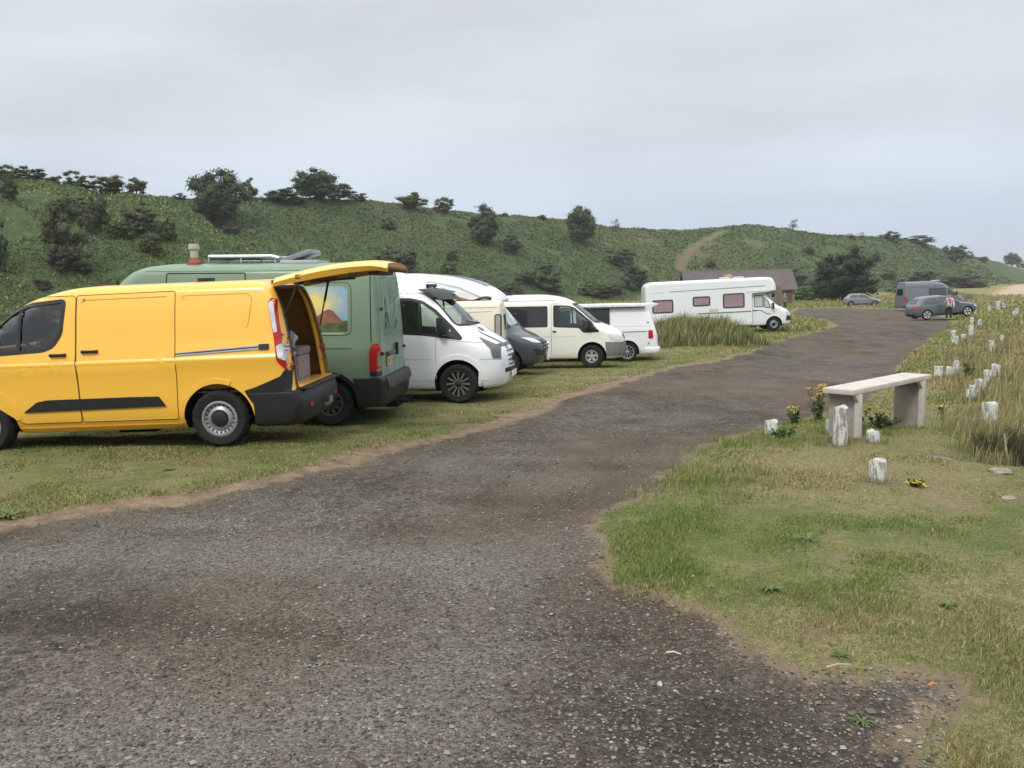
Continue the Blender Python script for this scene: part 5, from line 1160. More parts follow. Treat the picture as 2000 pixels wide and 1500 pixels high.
for ax in 'LR':
    d=v.patch('door',rr([(2.74,.40),(2.74,1.88),(3.3,1.87),(3.7,1.55),(4.15,1.15),(4.1,.95),(3.5,.75),(3.4,.40)],.05),ax,P_IVO,.003,.01,.12,holes=(dw,))
    v.strip('door_seam',rr([(2.74,.40),(2.74,1.88),(3.3,1.87)],.03)[:-2],ax,flat('ivory_shadow',(.35,.34,.28),.6),.014,.005,d); v.strip('window_seal',dw,ax,M_BLACK,.04,.006,d,closed=True); v.patch('side_window',dw,ax,M_GLASS,-.006,0,.1,parent=d)
    v.strip('window_divider',[(3.38,1.2),(3.34,1.76)],ax,M_BLACK,.035,.008,d); v.patch('mirror_base',rr([(3.62,1.08),(4.1,1.07),(3.9,1.28),(3.66,1.42)],.02),ax,M_BLACK,.012,.02,.1,parent=d)
    handle(v,2.83,1.08,ax,w=.09,parent=d)
    v.strip('roof_gutter',[(.3,1.98),(2.9,1.98)],ax,flat('ivory_shadow',(.35,.34,.28),.6),.02,.004); v.strip('body_crease',[(.3,.92),(3.45,.92)],ax,flat('ivory_shadow',(.35,.34,.28),.6),.01,.003)
    v.patch('headlight',rr([(4.38,.99),(4.62,.96),(4.78,.90),(4.76,.79),(4.58,.78),(4.44,.84)],.03),ax,M_CLEAR,.012,.02,.05)
    v.patch('front_bumper_side',rr([(4.34,.34),(4.80,.34),(4.82,.74),(4.30,.76)],.03),ax,flat('grey_bumper',(.17,.18,.17),.6),.014,.03,.08)
windows(v,[rr([(1.05,1.22),(2.62,1.22),(2.62,1.80),(1.05,1.80)],.03)],mat=flat('brown_black_glass',(.03,.026,.03),.1,.6,.1))
v.patch('windscreen',scr,'F',M_GLASS,-.008,0,.08); v.strip('windscreen_seal',scr,'F',M_BLACK,.04,.004,closed=True); v.patch('front_bumper',rr([(-.85,.34),(.85,.34),(.85,.74),(-.85,.74)],.04),'F',flat('grey_bumper',(.17,.18,.17),.6),.02,.04,.1)
v.patch('grille',rr([(-.35,.82),(.35,.82),(.38,.94),(-.38,.94)],.03),'F',M_BLACK,.01,.02,.1); plate(v,(4.915,0,.5),'F',(.6,.6,.55))
arches(v,(.95,3.92),P_IVO,.42,.345,.06,.012)
for x,sg in ((.95,1),(.95,-1)): v.wheel(x,sg,.335,.21,.19,'steel',.84)
for sg in (1,-1): v.wheel(3.92,sg,.335,.21,.185,'pent',.84,flat('dull_wheel_trim',(.33,.33,.32),.5),-8)
v.under(.4,4.4,1.3,.26,.36); cabin(v,3.1,.45,.72,.72,1.2,.75,-1); mirror(v,3.82,.9,1.28,1,(.12,.18,.24)); mirror(v,3.82,.9,1.28,-1,(.12,.18,.24))
bm=bmesh.new(); prism(bm,rr([(1.0,-.3),(1.5,-.3),(1.5,.3),(1.0,.3)],.05),2.13,2.2,'z'); bmo('roof_vent',bm,M_BLACK,v.root)
v.strip('wiper',[(-.2,1.30),(-.7,1.33)],'F',M_BLACK,.04,.02)
# ================================================================ white van facing away from the track
v=Vehicle('camper_van','white low van with a roof awning, its rear and red lamp past the ivory van','van',place(1.08,.86,177.,3.92,28.5,0),177.)
VS=dict(F=[(4.7,.22),(4.85,.4),(4.88,.7),(4.75,1.0),(4.3,1.2),(3.6,1.8),(3.3,1.95)],B=[(.05,.22),(-.02,.42),(.02,.6),(.03,.9),(.1,1.1),(.22,1.55),(.36,1.82),(.46,1.95)],W=[(.86,.22),(.95,.38),(.965,.9),(.96,1.1),(.93,1.25),(.88,1.6),(.82,1.85),(.75,1.95)],CF=[(.55,.2),(.6,.9),(.4,1.8)],CR=[(.2,.2),(.16,1.2),(.14,1.9)],zb=.24,zt=1.93,r=.13,crown=.03,nf=2.6,nr=4)
v.body(VS,P_WHT,'body',(1.08,4.05),.40,.33,.62,hollow=False)
windows(v,[rr([(1.68,1.22),(2.75,1.22),(2.75,1.76),(1.68,1.78)],.03)],off=.006); windows(v,[rr([(3.0,1.22),(4.2,1.2),(3.6,1.68),(3.0,1.74)],.04)],off=.006)
for ax in 'LR':
    v.strip('body_crease',[(.3,1.20),(2.8,1.20)],ax,W_LN,.012,.004); v.strip('panel_groove',[(.42,1.02),(1.66,1.0)],ax,flat('grey_groove',(.16,.165,.17),.6),.028,.006); v.strip('door_seam',[(1.63,.4),(1.63,1.8)],ax,W_LN,.012,.004)
    v.patch('tail_lamp',rr([(.22,.78),(.38,.78),(.38,1.06),(.24,1.06)],.02),ax,M_RED,.014,.03,.05)
    v.patch('badge_sticker',rr([(.36,1.28),(.43,1.28),(.43,1.35),(.36,1.35)],.03),ax,flat('grey_sticker',(.3,.3,.31),.6),.005,.004,.06); v.patch('badge_sticker',[(.32,.58),(.42,.58),(.37,.68)],ax,flat('grey_sticker',(.3,.3,.31),.6),.005,.004,.06)
    v.patch('lower_skirt',rr([(.05,.26),(.62,.26),(.64,.42),(.02,.46)],.02),ax,P_WHT,.02,.04,.08)
arches(v,(1.08,4.05),P_WHT,.40,.33,.07,.016)
bm=bmesh.new(); prism(bm,rr([(.86,1.86),(.98,1.84),(.98,1.95),(.86,1.97)],.03),.45,3.6,'x'); bmo('awning',bm,flat('white_awning_case',(.72,.73,.75),.4),v.root)
bm=bmesh.new(); prism(bm,[(.975,1.825),(.985,1.825),(.985,1.85),(.975,1.85)],.48,3.6,'x'); prism(bm,[(.80,1.84),(.86,1.84),(.86,1.90),(.80,1.90)],.5,3.6,'x'); bmo('awning_rail',bm,M_BLACK,v.root)
bm=bmesh.new(); prism(bm,rr([(.60,1.90),(.05,1.95),(.02,1.92),(.30,1.80),(.56,1.80)],.02),-.78,.78,'y'); bmo('rear_spoiler',bm,P_WHT,v.root)
v.patch('rear_window',rr([(-.62,1.15),(.62,1.15),(.56,1.62),(-.56,1.62)],.06),'B',M_GLASSD,.006,.01,.1)
v.shell('rear_bumper',dict(F=[(.5,.24),(.5,.5)],B=[(.0,.24),(-.08,.36),(-.06,.48)],W=[(.93,.24),(.985,.36),(.97,.5)],CF=[(.005,0),(.005,1)],CR=[(.2,.2),(.2,.5)],zb=.25,zt=.49,r=.04,nf=4,nr=3,crown=0),P_WHT)
for x,sg in ((1.08,1),(1.08,-1),(4.05,1),(4.05,-1)): v.wheel(x,sg,.33,.23,.225,'spoke10',.845,M_STEEL)
v.under(.4,4.5,1.3,.26,.34); mirror(v,4.0,.9,1.25,1,mat=P_WHT)
# ================================================================ large white motorhome beside the mound
v=Vehicle('motorhome','long white coachbuilt motorhome with three pinkish windows behind the rough grass','motorhome',place(6.35,-.9,-3.,13.1,42.1,-.1),-3.,-1.6)
FC=dict(F=[(7.2,.2),(7.33,.35),(7.36,.6),(7.3,.85),(7.15,1.02),(6.85,1.17),(6.65,1.25),(6.1,1.8),(5.95,1.95)],B=[(5.0,.2),(5.0,2.0)],W=[(.9,.2),(.98,.4),(1.0,1.1),(.97,1.3),(.92,1.8),(.86,1.95)],CF=[(.6,.2),(.7,.7),(.5,1.2),(.35,1.8)],CR=[(.05,.2),(.05,2)],zb=.3,zt=1.95,r=.08,crown=.0,nf=2.7,nr=4)
v.body(FC,P_WHT,'cab',(6.35,),.40,.34,.66,hollow=False)
for ax in 'LR':
    d=v.patch('door',rr([(5.32,.42),(5.32,1.92),(5.9,1.9),(6.45,1.35),(6.45,1.1),(6.0,.95),(5.95,.42)],.05),ax,P_WHT,.003,.01,.12)
    for p,m in ((rr([(5.40,1.22),(5.83,1.22),(5.83,1.78),(5.40,1.80)],.05),flat('pale_blind',(.42,.45,.43),.3,.4)),(rr([(5.88,1.21),(6.18,1.14),(6.10,1.45),(5.88,1.68)],.03),flat('pale_blind',(.42,.45,.43),.3,.4))):
        g=v.patch('side_window',p,ax,m,.006,.01,.1,parent=d); v.strip('window_seal',p,ax,M_BLACK,.035,.010,g,closed=True)
    v.strip('door_seam',[(5.31,.42),(5.31,1.93),(5.9,1.93)],ax,W_LN,.014,.005,d); handle(v,5.42,1.05,ax,w=.16,parent=d)
    v.strip('stripe',[(5.1,1.06),(5.72,1.05),(6.0,.86),(6.2,.85)],ax,flat('grey_green_stripe',(.16,.2,.19),.5),.045,.007)
    v.patch('headlight',rr([(6.95,.98),(7.1,.95),(7.2,.84),(7.12,.74),(6.98,.78)],.03),ax,M_CLEAR,.01,.02,.06); v.patch('bumper_trim',rr([(6.94,.50),(7.3,.50),(7.3,.70),(6.98,.74)],.03),ax,M_BLACK,.016,.03,.06)
v.patch('bumper_front',rr([(-.8,.48),(.8,.48),(.8,.7),(-.8,.7)],.03),'F',M_BLACK,.018,.03,.1)
v.patch('windscreen',rr([(-.78,1.28),(.78,1.28),(.7,1.8),(-.7,1.8)],.06),'F',flat('glass_painted_reflection',(.26,.34,.36),.08,.7,.15,3),.006,.01,.08)  # reflected sky painted into the pane's own colour
mirror(v,6.28,.98,1.25,-1,(.1,.16,.3)); mirror(v,6.28,.98,1.25,1,(.1,.16,.3))
arches(v,(6.35,),P_WHT,.40,.34,.06,.012)
CO=dict(F=[(5.28,.3),(5.28,1.88),(5.30,1.92),(6.52,1.96),(6.55,2.1),(6.5,2.4),(6.35,2.66)],B=[(.08,.3),(0,.5),(0,2.2),(.06,2.5),(.25,2.66)],W=[(1.12,.3),(1.14,.5),(1.14,2.5),(1.1,2.75)],CF=[(.04,.3),(.04,1.9),(.35,2.0),(.4,2.7)],CR=[(.12,.3),(.12,2.7)],zb=.34,zt=2.66,r=.12,crown=.03,nf=3.2,nr=4,smooth=1)
v.body(CO,P_WHT,'body',(1.6,),.40,.34,.8,hollow=False)
PNK=flat('pinkish_blind',(.30,.22,.235),.18,.5,.15,2)
windows(v,[rr([(.38,1.16),(1.36,1.16),(1.36,1.76),(.38,1.76)],.07),rr([(2.38,1.42),(3.18,1.42),(3.18,1.84),(2.38,1.84)],.07),rr([(3.86,1.26),(4.86,1.26),(4.86,1.92),(3.86,1.92)],.07)],mat=PNK,frame=flat('purplish_frame',(.055,.04,.055),.5),fw=.07,name='coach_window')
for ax in 'LR':
    v.strip('stripe',[(1.2,2.17),(5.9,2.25)],ax,flat('grey_green_stripe',(.16,.2,.19),.5),.03,.006); v.strip('stripe',[(.3,2.14),(.95,2.14)],ax,W_LN,.02,.006)
    v.strip('stripe',[(2.6,1.02),(5.2,1.03)],ax,flat('grey_green_stripe',(.16,.2,.19),.5),.06,.006); v.patch('vent_grille',rr([(3.15,1.08),(3.6,1.08),(3.6,1.24),(3.15,1.24)],.02),ax,flat('cream_vent',(.5,.5,.42),.6),.008,.01,.1)
    v.patch('luton_trim',rr([(4.95,1.98),(6.4,2.02),(6.4,2.08),(4.98,2.06)],.02),ax,P_WHT,.02,.02,.1)
for x in (3.6,4.3): v.box('roof_vent',(x+.5,-.2,2.72),(.45,.45,.09),flat('pale_roof_vent',(.5,.52,.52),.5),.03)
v.patch('luton_front_edge',rr([(-1.0,2.05),(1.0,2.05),(.95,2.6),(-.95,2.6)],.08),'F',flat('yellowed_white',(.68,.66,.52),.5),.006,.01,.1)
for x,sg in ((1.6,1),(1.6,-1),(6.35,1),(6.35,-1)): v.wheel(x,sg,.34,.2,.19,'steel',.86)
v.under(.4,7,1.3,.26,.4)
# ================================================================ grey van at the far end of the gravel
P_GR2=paint('slate_grey_paint',(.13,.14,.17),.4,.5,.08,(.2,.18,.16))
v=Vehicle('camper_van','tall slate grey camper van standing across the far end of the gravel','van',place(1.3,-.88,1.,37.0,77.0,.0),1.,-.8)
s2=dict(WS); s2['F']=[(x+.25 if z<2.0 else x+.25,z) for x,z in WS['F'][:12]]+[(4.1,2.3),(3.7,2.48),(3.4,2.56),(3.1,2.6)]; s2['W']=WS['W'][:8]+[(.76,2.5),(.7,2.6)]; s2['zt']=2.6; s2['W'][7]=(.86,2.3)
v.body(s2,P_GR2,'body',(1.3,4.95),.43,.35,.64,hollow=False)
windows(v,[rr([(2.3,1.32),(3.85,1.32),(3.85,1.98),(2.3,1.98)],.06),rr([(4.05,1.36),(5.1,1.32),(4.65,1.8),(4.3,1.95),(4.05,1.97)],.05)],off=.008,mat=flat('grey_glass',(.05,.06,.07),.1,.6,.2))
for ax in 'LR':
    v.patch('tail_lamp',rr([(.03,.85),(.28,.85),(.28,1.3),(.05,1.3)],.03),ax,M_RED,.014,.03,.06); v.strip('body_crease',[(.3,.8),(5.0,.8)],ax,flat('grey_crease',(.2,.21,.24),.5),.04,.005)
    v.patch('bumper_side',rr([(.02,.26),(.75,.26),(.8,.42),(.02,.5)],.02),ax,M_BLACK,.014,.03,.1); v.patch('headlight',rr([(5.5,1.1),(5.72,1.02),(5.82,.85),(5.66,.82)],.03),ax,M_CLEAR,.01,.02,.06)
v.patch('windscreen',scr,'F',M_GLASSD,.006,.01,.1); v.box('roof_vent',(3.3,0,2.66),(.6,.5,.1),flat('pale_roof_vent',(.5,.52,.52),.5),.03); v.patch('rear_window',rr([(-.6,1.4),(.6,1.4),(.55,2.),(-.55,2.)],.05),'B',M_GLASSD,.006,.01,.1)
arches(v,(1.3,4.95),P_GR2,.43,.35,.08,.02); mirror(v,4.75,.94,1.5,-1)
for x,sg in ((1.3,1),(1.3,-1),(4.95,1),(4.95,-1)): v.wheel(x,sg,.35,.23,.23,'spoke5',.86)
v.under(.4,5.3,1.3,.26,.36)
# ================================================================ hatchback with its nose on the bank
def hatch(label,pm,loc,head,pitch,rimst,rimm):
    v=Vehicle('hatchback_car',label,'car',loc,head,pitch)
    HS=dict(F=[(4.05,.2),(4.18,.35),(4.24,.55),(4.2,.68),(4.05,.78),(3.6,.88),(3.25,.95),(3.12,.99),(2.55,1.32),(2.35,1.4),(2.1,1.45)],B=[(.1,.2),(.0,.4),(.02,.65),(.1,.9),(.2,1.0),(.52,1.32),(.62,1.40),(.8,1.45)],W=[(.80,.2),(.88,.35),(.90,.6),(.89,.85),(.86,.95),(.70,1.3),(.62,1.42),(.55,1.46)],CF=[(.4,.2),(.55,.6),(.55,.9),(.35,1.0),(.25,1.4)],CR=[(.25,.2),(.3,.6),(.2,1.0),(.2,1.4)],zb=.2,zt=1.46,r=.05,crown=.03,nf=2.6,nr=3.2)
    v.body(HS,pm,'body',(.80,3.40),.35,.315,.6,hollow=False)
    for ax in 'LR':
        for p in (rr([(.62,1.0),(1.55,.98),(1.55,1.34),(1.05,1.33),(.80,1.26)],.08),rr([(1.63,.98),(2.92,.97),(2.5,1.24),(2.2,1.34),(1.63,1.35)],.05)):
            g=v.patch('side_window',p,ax,flat('grey_blue_glass',(.05,.062,.07),.08,.6,.2),.005,.01,.1); v.strip('window_seal',p,ax,M_BLACK,.02,.008,g,closed=True)
        v.strip('door_seam',[(1.6,.3),(1.6,.96)],ax,M_SEAM,.012,.004); v.strip('door_seam',[(2.9,.35),(2.95,.95)],ax,M_SEAM,.012,.004); v.patch('sill',rr([(1.2,.2),(3.0,.2),(3.0,.28),(1.2,.28)],.01),ax,M_BLACK,.008,.02,.1)
        v.patch('headlight',rr([(3.82,.72),(4.05,.66),(4.1,.58),(3.9,.60)],.02),ax,M_CLEAR,.01,.02,.05); v.patch('tail_lamp',rr([(.05,.72),(.3,.78),(.32,.9),(.1,.9)],.02),ax,M_RED,.01,.02,.05); handle(v,1.8,.86,ax,pm,.16)
    v.patch('windscreen',rr([(-.62,1.0),(.62,1.0),(.52,1.36),(-.52,1.36)],.05),'F',M_GLASSD,.005,.01,.08); v.patch('rear_window',rr([(-.5,1.02),(.5,1.02),(.45,1.34),(-.45,1.34)],.05),'B',M_GLASSD,.005,.01,.08); v.patch('rear_bumper',rr([(-.7,.24),(.7,.24),(.7,.38),(-.7,.38)],.03),'B',M_BLACK,.01,.02,.1)
    arches(v,(.8,3.4),pm,.35,.315,.04,.012); mirror(v,2.75,.84,.98,-1,(.1,.16,.12),pm); mirror(v,2.75,.84,.98,1,(.1,.16,.12),pm)
    for x,sg in ((.8,1),(.8,-1),(3.4,1),(3.4,-1)): v.wheel(x,sg,.315,.21,.225,rimst,.79,rimm)
    v.under(.3,3.9,1.2,.2,.3); return v
WR=flat('bright_alloy',(.6,.6,.6),.35)
hatch('grey blue hatchback with bright spoked wheels, nose up on the grass bank beside a person',paint('grey_blue_paint',(.085,.105,.13),.3,.6,.05),place(.8,-.82,-1.,27.1,55.05,-.02),-1.,-4.2,'blade5',WR)
hatch('small grey car parked alone before the pale dune at the far side of the gravel',paint('dull_grey_paint',(.17,.18,.22),.35,.6,.05),place(.8,-.82,-14.,40.6,101.,0),-14.,0,'spoke5',M_STEEL)
# ================================================================ brick building
bt=empty('brick_building',(25.9,126.,zg1(32,122)-.1),(0,0,R_(-4))); tag(bt,'low brick building with a grey slate roof behind the white motorhome','building')
def brick():
    n=NT('red_brown_brick'); o=n.obj(); b=n.N('ShaderNodeTexBrick'); mp=n.N('ShaderNodeMapping'); mp.inputs['Rotation'].default_value=(R_(90),0,0); n.L(o,mp.inputs[0]); n.L(mp.outputs[0],b.inputs['Vector'])
    b.inputs['Scale'].default_value=4; b.inputs['Color1'].default_value=(.21,.10,.06,1); b.inputs['Color2'].default_value=(.28,.15,.09,1); b.inputs['Mortar'].default_value=(.25,.22,.19,1); n.bsdf(b.outputs[0],.9,.2); return n.m
def slate():
    n=NT('grey_slate_roof'); o=n.obj(); b=n.N('ShaderNodeTexBrick'); n.L(o,b.inputs['Vector']); b.inputs['Scale'].default_value=2.6; b.inputs['Color1'].default_value=(.085,.072,.078,1); b.inputs['Color2'].default_value=(.125,.11,.11,1); b.inputs['Mortar'].default_value=(.05,.045,.045,1)
    n.bsdf(n.mix(n.mr(n.noise(o,.8,4),.4,.7,0,.5),b.outputs[0],(.13,.12,.10)),.8,.3); return n.m
Lb,Db,hw_,hr=16.4,7.,2.3,5.15
bm=bmesh.new(); prism(bm,[(0,-.5),(0,hw_),(Db/2,hr-.15),(Db,hw_),(Db,-.5)],.4,Lb-.4,'x'); 
for f in bm.faces: pass
bmo('wall',bm,brick(),bt,False)
bm=bmesh.new(); prism(bm,[(-.45,hw_-.25),(-.45,hw_-.08),(Db/2,hr),(Db+.45,hw_-.08),(Db+.45,hw_-.25),(Db/2,hr-.2)],0,Lb,'x'); rf=bmo('roof',bm,slate(),bt,False)
bm=bmesh.new(); prism(bm,[(-.1,hr-.03),(.1,hr-.03),(.06,hr+.08),(-.06,hr+.08)],0,Lb,'x'); bm2=bmo('ridge_tiles',bm,flat('ridge_clay',(.2,.13,.1),.8),rf); bm2.location=(0,Db/2,0)
for x in (-.03,Lb+.03):
    bm=bmesh.new(); prism(bm,[(-.5,hw_-.35),(-.5,hw_-.05),(Db/2,hr+.03),(Db+.5,hw_-.05),(Db+.5,hw_-.35),(Db/2,hr-.32)],x-.03,x+.03,'x'); bmo('barge_board',bm,flat('dark_board',(.04,.035,.035),.7),rf,False)
bm=bmesh.new(); box(bm,Vector((6.6,1.55,4.1)),(1.1,.5,.9),None,.02,0); box(bm,Vector((6.6,1.5,4.0)),(1.35,.7,.25),None,.02,1); bmo('chimney',bm,[flat('buff_brick',(.5,.36,.17),.8),flat('orange_brick',(.34,.16,.08),.8)],rf)
bm=bmesh.new(); box(bm,Vector((15.2,-.02,1.0)),(.9,.12,2.0),None,.01); d_=bmo('door',bm,flat('brown_door',(.10,.07,.05),.7),bt); bm=bmesh.new(); box(bm,Vector((14.9,-.1,1.0)),(.06,.06,.12)); bmo('handle',bm,M_STEEL,d_)
for x in (3,6.5,10,13): 
    bm=bmesh.new(); box(bm,Vector((x,-.0,1.35)),(1.0,.1,.8),None,.01); w_=bmo('window_frame',bm,flat('white_frame',(.6,.6,.58),.6),bt); bm=bmesh.new(); box(bm,Vector((x,-.04,1.35)),(.86,.06,.66)); bmo('pane',bm,M_GLASSD,w_)
# weathered board standing between the motorhome's nose and the building
pb=empty('wooden_board',(25.6,81.,zg1(25.6,81)),(0,0,R_(6))); tag(pb,"tall weathered grey board on two posts just past the motorhome's overhang",'board')
bm=bmesh.new(); 
for k in range(4): box(bm,Vector((-.26+.175*k,0,1.45)),(.165,.04,2.3-.05*(k%2)),None,.008)
bmo('boards',bm,flat('weathered_wood',(.17,.14,.115),.85,.2,.35,9),pb)
for x in (-.3,.3): bm=bmesh.new(); box(bm,Vector((x,.05,1.2)),(.09,.09,2.6),None,.01); bmo('post',bm,flat('weathered_wood',(.17,.14,.115)),pb)
# ================================================================ trees and bushes
TONE=dict(oak=((.035,.052,.028),(.075,.10,.048)),dense=((.037,.053,.031),(.075,.095,.052)),loose=((.05,.066,.028),(.11,.125,.055)),brown=((.05,.054,.033),(.09,.095,.055)),
          purple=((.055,.047,.042),(.10,.085,.072)),sparse=((.05,.062,.03),(.10,.11,.055)),pine=((.016,.023,.017),(.038,.050,.032)),green=((.05,.085,.025),(.10,.15,.045)),pale=((.08,.095,.06),(.15,.165,.11)))
for k_ in TONE: TONE[k_]=tuple(tuple(q*w for q,w in zip(c,(1.2,1.3,1.2))) for c in TONE[k_])
M_BARK=flat('bark',(.07,.055,.042),.9,.1,.3,6)
def crown(kind,tree,seed):
    """unit crown: width 1, height 1, leaf faces in uneven clumps through the volume"""
    g=np.random.default_rng(seed); dark,light=[np.array(c) for c in TONE[kind]]
    nc={'oak':70,'pine':90,'sparse':14,'dense':44,'loose':34,'brown':44,'purple':40,'green':40,'pale':40}[kind]
    cx=[]
    while len(cx)<nc:
        p=g.uniform(-1,1,3)
        if kind=='pine': ok=p[0]**2+p[1]**2<max(0,1-((p[2]+.55)/1.5)**2) and (p[2]>-.9)
        elif tree: ok=np.sum(p**2)<1 and p[2]>-.85
        else: ok=p[0]**2+p[1]**2+(max(p[2],-.2))**2<1 and p[2]>-.95
        if not ok: continue
        q=p*np.array([.39,.39,.40]); q[2]+=(.50 if tree else .42)
        q=q*(1+.10*math.sin(5*math.atan2(p[1],p[0])+seed)); cx.append(q)
    cx=np.array(cx); rad=g.uniform(.08,.155,nc)*(1.1 if kind!='sparse' else 1.3)*(1 if kind not in('loose','sparse') else .95)
    n={'oak':7000,'pine':7000,'sparse':900,'loose':2600}.get(kind,3600)
    k=g.integers(0,nc,n); d=g.normal(size=(n,3)); d/=np.linalg.norm(d,axis=1)[:,None]
    rr0=.55+.5*g.random(n)
    p=cx[k]+d*(rad[k]*rr0)[:,None]*np.array([1.1,1.1,.9]); p[:,2]=np.maximum(p[:,2],.01)
    nv=d+g.normal(size=(n,3))*.7; nv/=np.linalg.norm(nv,axis=1)[:,None]
    a=np.cross(nv,g.normal(size=(n,3))); a/=np.linalg.norm(a,axis=1)[:,None]; b=np.cross(nv,a)
    s=g.uniform(.007,.017,n)*(1.5 if kind in('sparse','loose') else 1.15)
    v=np.stack([p+a*s[:,None]*1.3,p+b*s[:,None]*.8,p-a*s[:,None]*1.1,p-b*s[:,None]*.8],1).reshape(-1,3)
    t=np.clip(g.random(nc)[k]*.6+g.random(n)*.4,0,1)[:,None]; c=(dark*(1-t)+light*t)*g.uniform(.8,1.2,(n,1))
    F_=np.arange(n*4).reshape(n,4)
    # dark core of small spheres so the middle does not show daylight
    V=[v];Fs=[F_];Cc=[np.repeat(c,4,0)]; off=n*4
    if kind!='sparse':
        bm=bmesh.new(); bmesh.ops.create_icosphere(bm,subdivisions=1,radius=1); iv=np.array([q.co[:] for q in bm.verts]); ifc=np.array([[q.index for q in f.verts] for f in bm.faces]); bm.free()
        for j in range(nc):
            w=cx[j]+iv*rad[j]*.66*np.array([1.1,1.1,.8])*g.uniform(.75,1.2,(len(iv),1)); w[:,2]=np.maximum(w[:,2],.0)
            V.append(w); Fs.append(np.c_[ifc,ifc[:,2]]+off); off+=len(iv); Cc.append(np.repeat((dark*1.1)[None],len(iv),0))
    V=np.concatenate(V); C_=np.concatenate(Cc)
    me=bpy.data.meshes.new('crown'); fl=[tuple(dict.fromkeys(map(int,f))) for f in np.concatenate(Fs)]
    me.from_pydata(V.tolist(),[],fl); at=me.attributes.new('col','FLOAT_COLOR','POINT'); at.data.foreach_set('color',np.c_[C_,np.ones(len(C_))].astype(np.float32).ravel()); me.materials.append(M_LEAF)
    tk=bpy.data.meshes.new('trunk'); bm=bmesh.new()
    if tree:
        tube(bm,[(0,0,-.06),(.01,0,.12),(0,.01,.3),(.02,.0,.55)],[.032,.026,.022,.012],8)
        for j in range(6):
            q=cx[g.integers(0,nc)]; tube(bm,[(0,0,g.uniform(.12,.32)),tuple((q*np.array([.5,.5,.85])).tolist()),tuple(q.tolist())],[.014,.009,.004],6)
    else:
        for j in range(5):
            q=cx[g.integers(0,nc)]; tube(bm,[(q[0]*.2,q[1]*.2,-.05),tuple((q*np.array([.6,.6,.5])).tolist()),tuple(q.tolist())],[.012,.008,.004],6)
    bm.to_mesh(tk); bm.free(); tk.materials.append(M_BARK); return me,tk
CRN={}
KG=dict(tree='trees on the hillside and its skyline',bush='bushes on the hillside and its foot')
for i,(nm,kind,x,y,z,w,h,lab) in enumerate(SHRUBS):
    key=(nm,kind,i%3 if kind in('dense','brown','loose') else 0)
    if key not in CRN: CRN[key]=crown(kind,nm=='tree',100+len(CRN))
    me,tk=CRN[key]; g_=random.Random(i)
    r=empty(nm,(x,y,zg1(x,y)-.03*h-.1),(0,0,g_.uniform(0,6.28))); r.scale=(w*1.18,w*1.18,h*1.10); tag(r,lab,nm,KG[nm])
    link('trunk' if nm=='tree' else 'stems',tk,r); link('crown',me,r)
# ================================================================ peeling white posts
def postmat():
    n=NT('peeling_white_paint'); o=n.obj(); mp=n.N('ShaderNodeMapping'); mp.inputs['Scale'].default_value=(1,1,.22); n.L(o,mp.inputs[0])
    rnd=n.N('ShaderNodeObjectInfo').outputs['Random']; add=n.N('ShaderNodeVectorMath',operation='ADD'); n.L(mp.outputs[0],add.inputs[0]); cb=n.N('ShaderNodeCombineXYZ')
    for k in range(3): n.L(n.math('MULTIPLY',rnd,37.+k*11),cb.inputs[k])
    n.L(cb.outputs[0],add.inputs[1]); a=n.noise(add.outputs[0],34,5,.7); b=n.noise(add.outputs[0],9,4,.6)
    sx=n.N('ShaderNodeSeparateXYZ'); n.L(o,sx.inputs[0])
    f=n.math('ADD',n.math('ADD',a,n.math('MULTIPLY',b,.5)),n.mr(sx.outputs[2],0,.12,.16,0))
    wood=n.mix(n.mr(a,.3,.7),(.16,.14,.115),(.30,.28,.24)); white=n.mix(n.mr(b,.3,.7),(.46,.49,.47),(.66,.67,.63))
    n.bsdf(n.mix(n.mr(f,.735,.81,0,1),white,wood),.85,.2,n.bump(f,.7,.006)); return n.m
M_POST=postmat(); M_PTOP=flat('weathered_end_grain',(.42,.41,.37),.9,.2,.3,30)
for i,(x,y,z,h,w,lean,lab) in enumerate(POSTS):
    g_=random.Random(i+40); bm=bmesh.new(); N_=18; r0=w/2; ph=g_.uniform(0,6)
    prof=[(1.02,-.12),(1.0,.0),(.99,h*.33),(.97,h*.66),(.96,h-.012),(.90,h)]
    rings=[]
    for k,(q,zz) in enumerate(prof):
        rings.append([bm.verts.new((r0*q*(1+.05*math.sin(3*a+ph)+.035*math.sin(7*a+ph*2))*math.cos(a),r0*q*(1+.05*math.sin(3*a+ph)+.035*math.sin(7*a+ph*2))*math.sin(a),zz+(.012*math.sin(2*a+ph)+g_.uniform(-.004,.004) if k>=4 else 0))) for a in [2*math.pi*j/N_ for j in range(N_)]])
    for a,b in zip(rings[:-1],rings[1:]):
        for j in range(N_): bm.faces.new((a[j],a[(j+1)%N_],b[(j+1)%N_],b[j]))
    c=bm.verts.new((0,0,h-.004))
    for j in range(N_): bm.faces.new((rings[-1][j],rings[-1][(j+1)%N_],c)).material_index=1
    o=bmo('stub_post',bm,[M_POST,M_PTOP],None,True,50); o.location=(x,y,z-.0); o.rotation_euler=(R_(g_.uniform(-2,2)),R_(lean),g_.uniform(0,6)); tag(o,lab,'post','stub posts along the right side of the gravel')
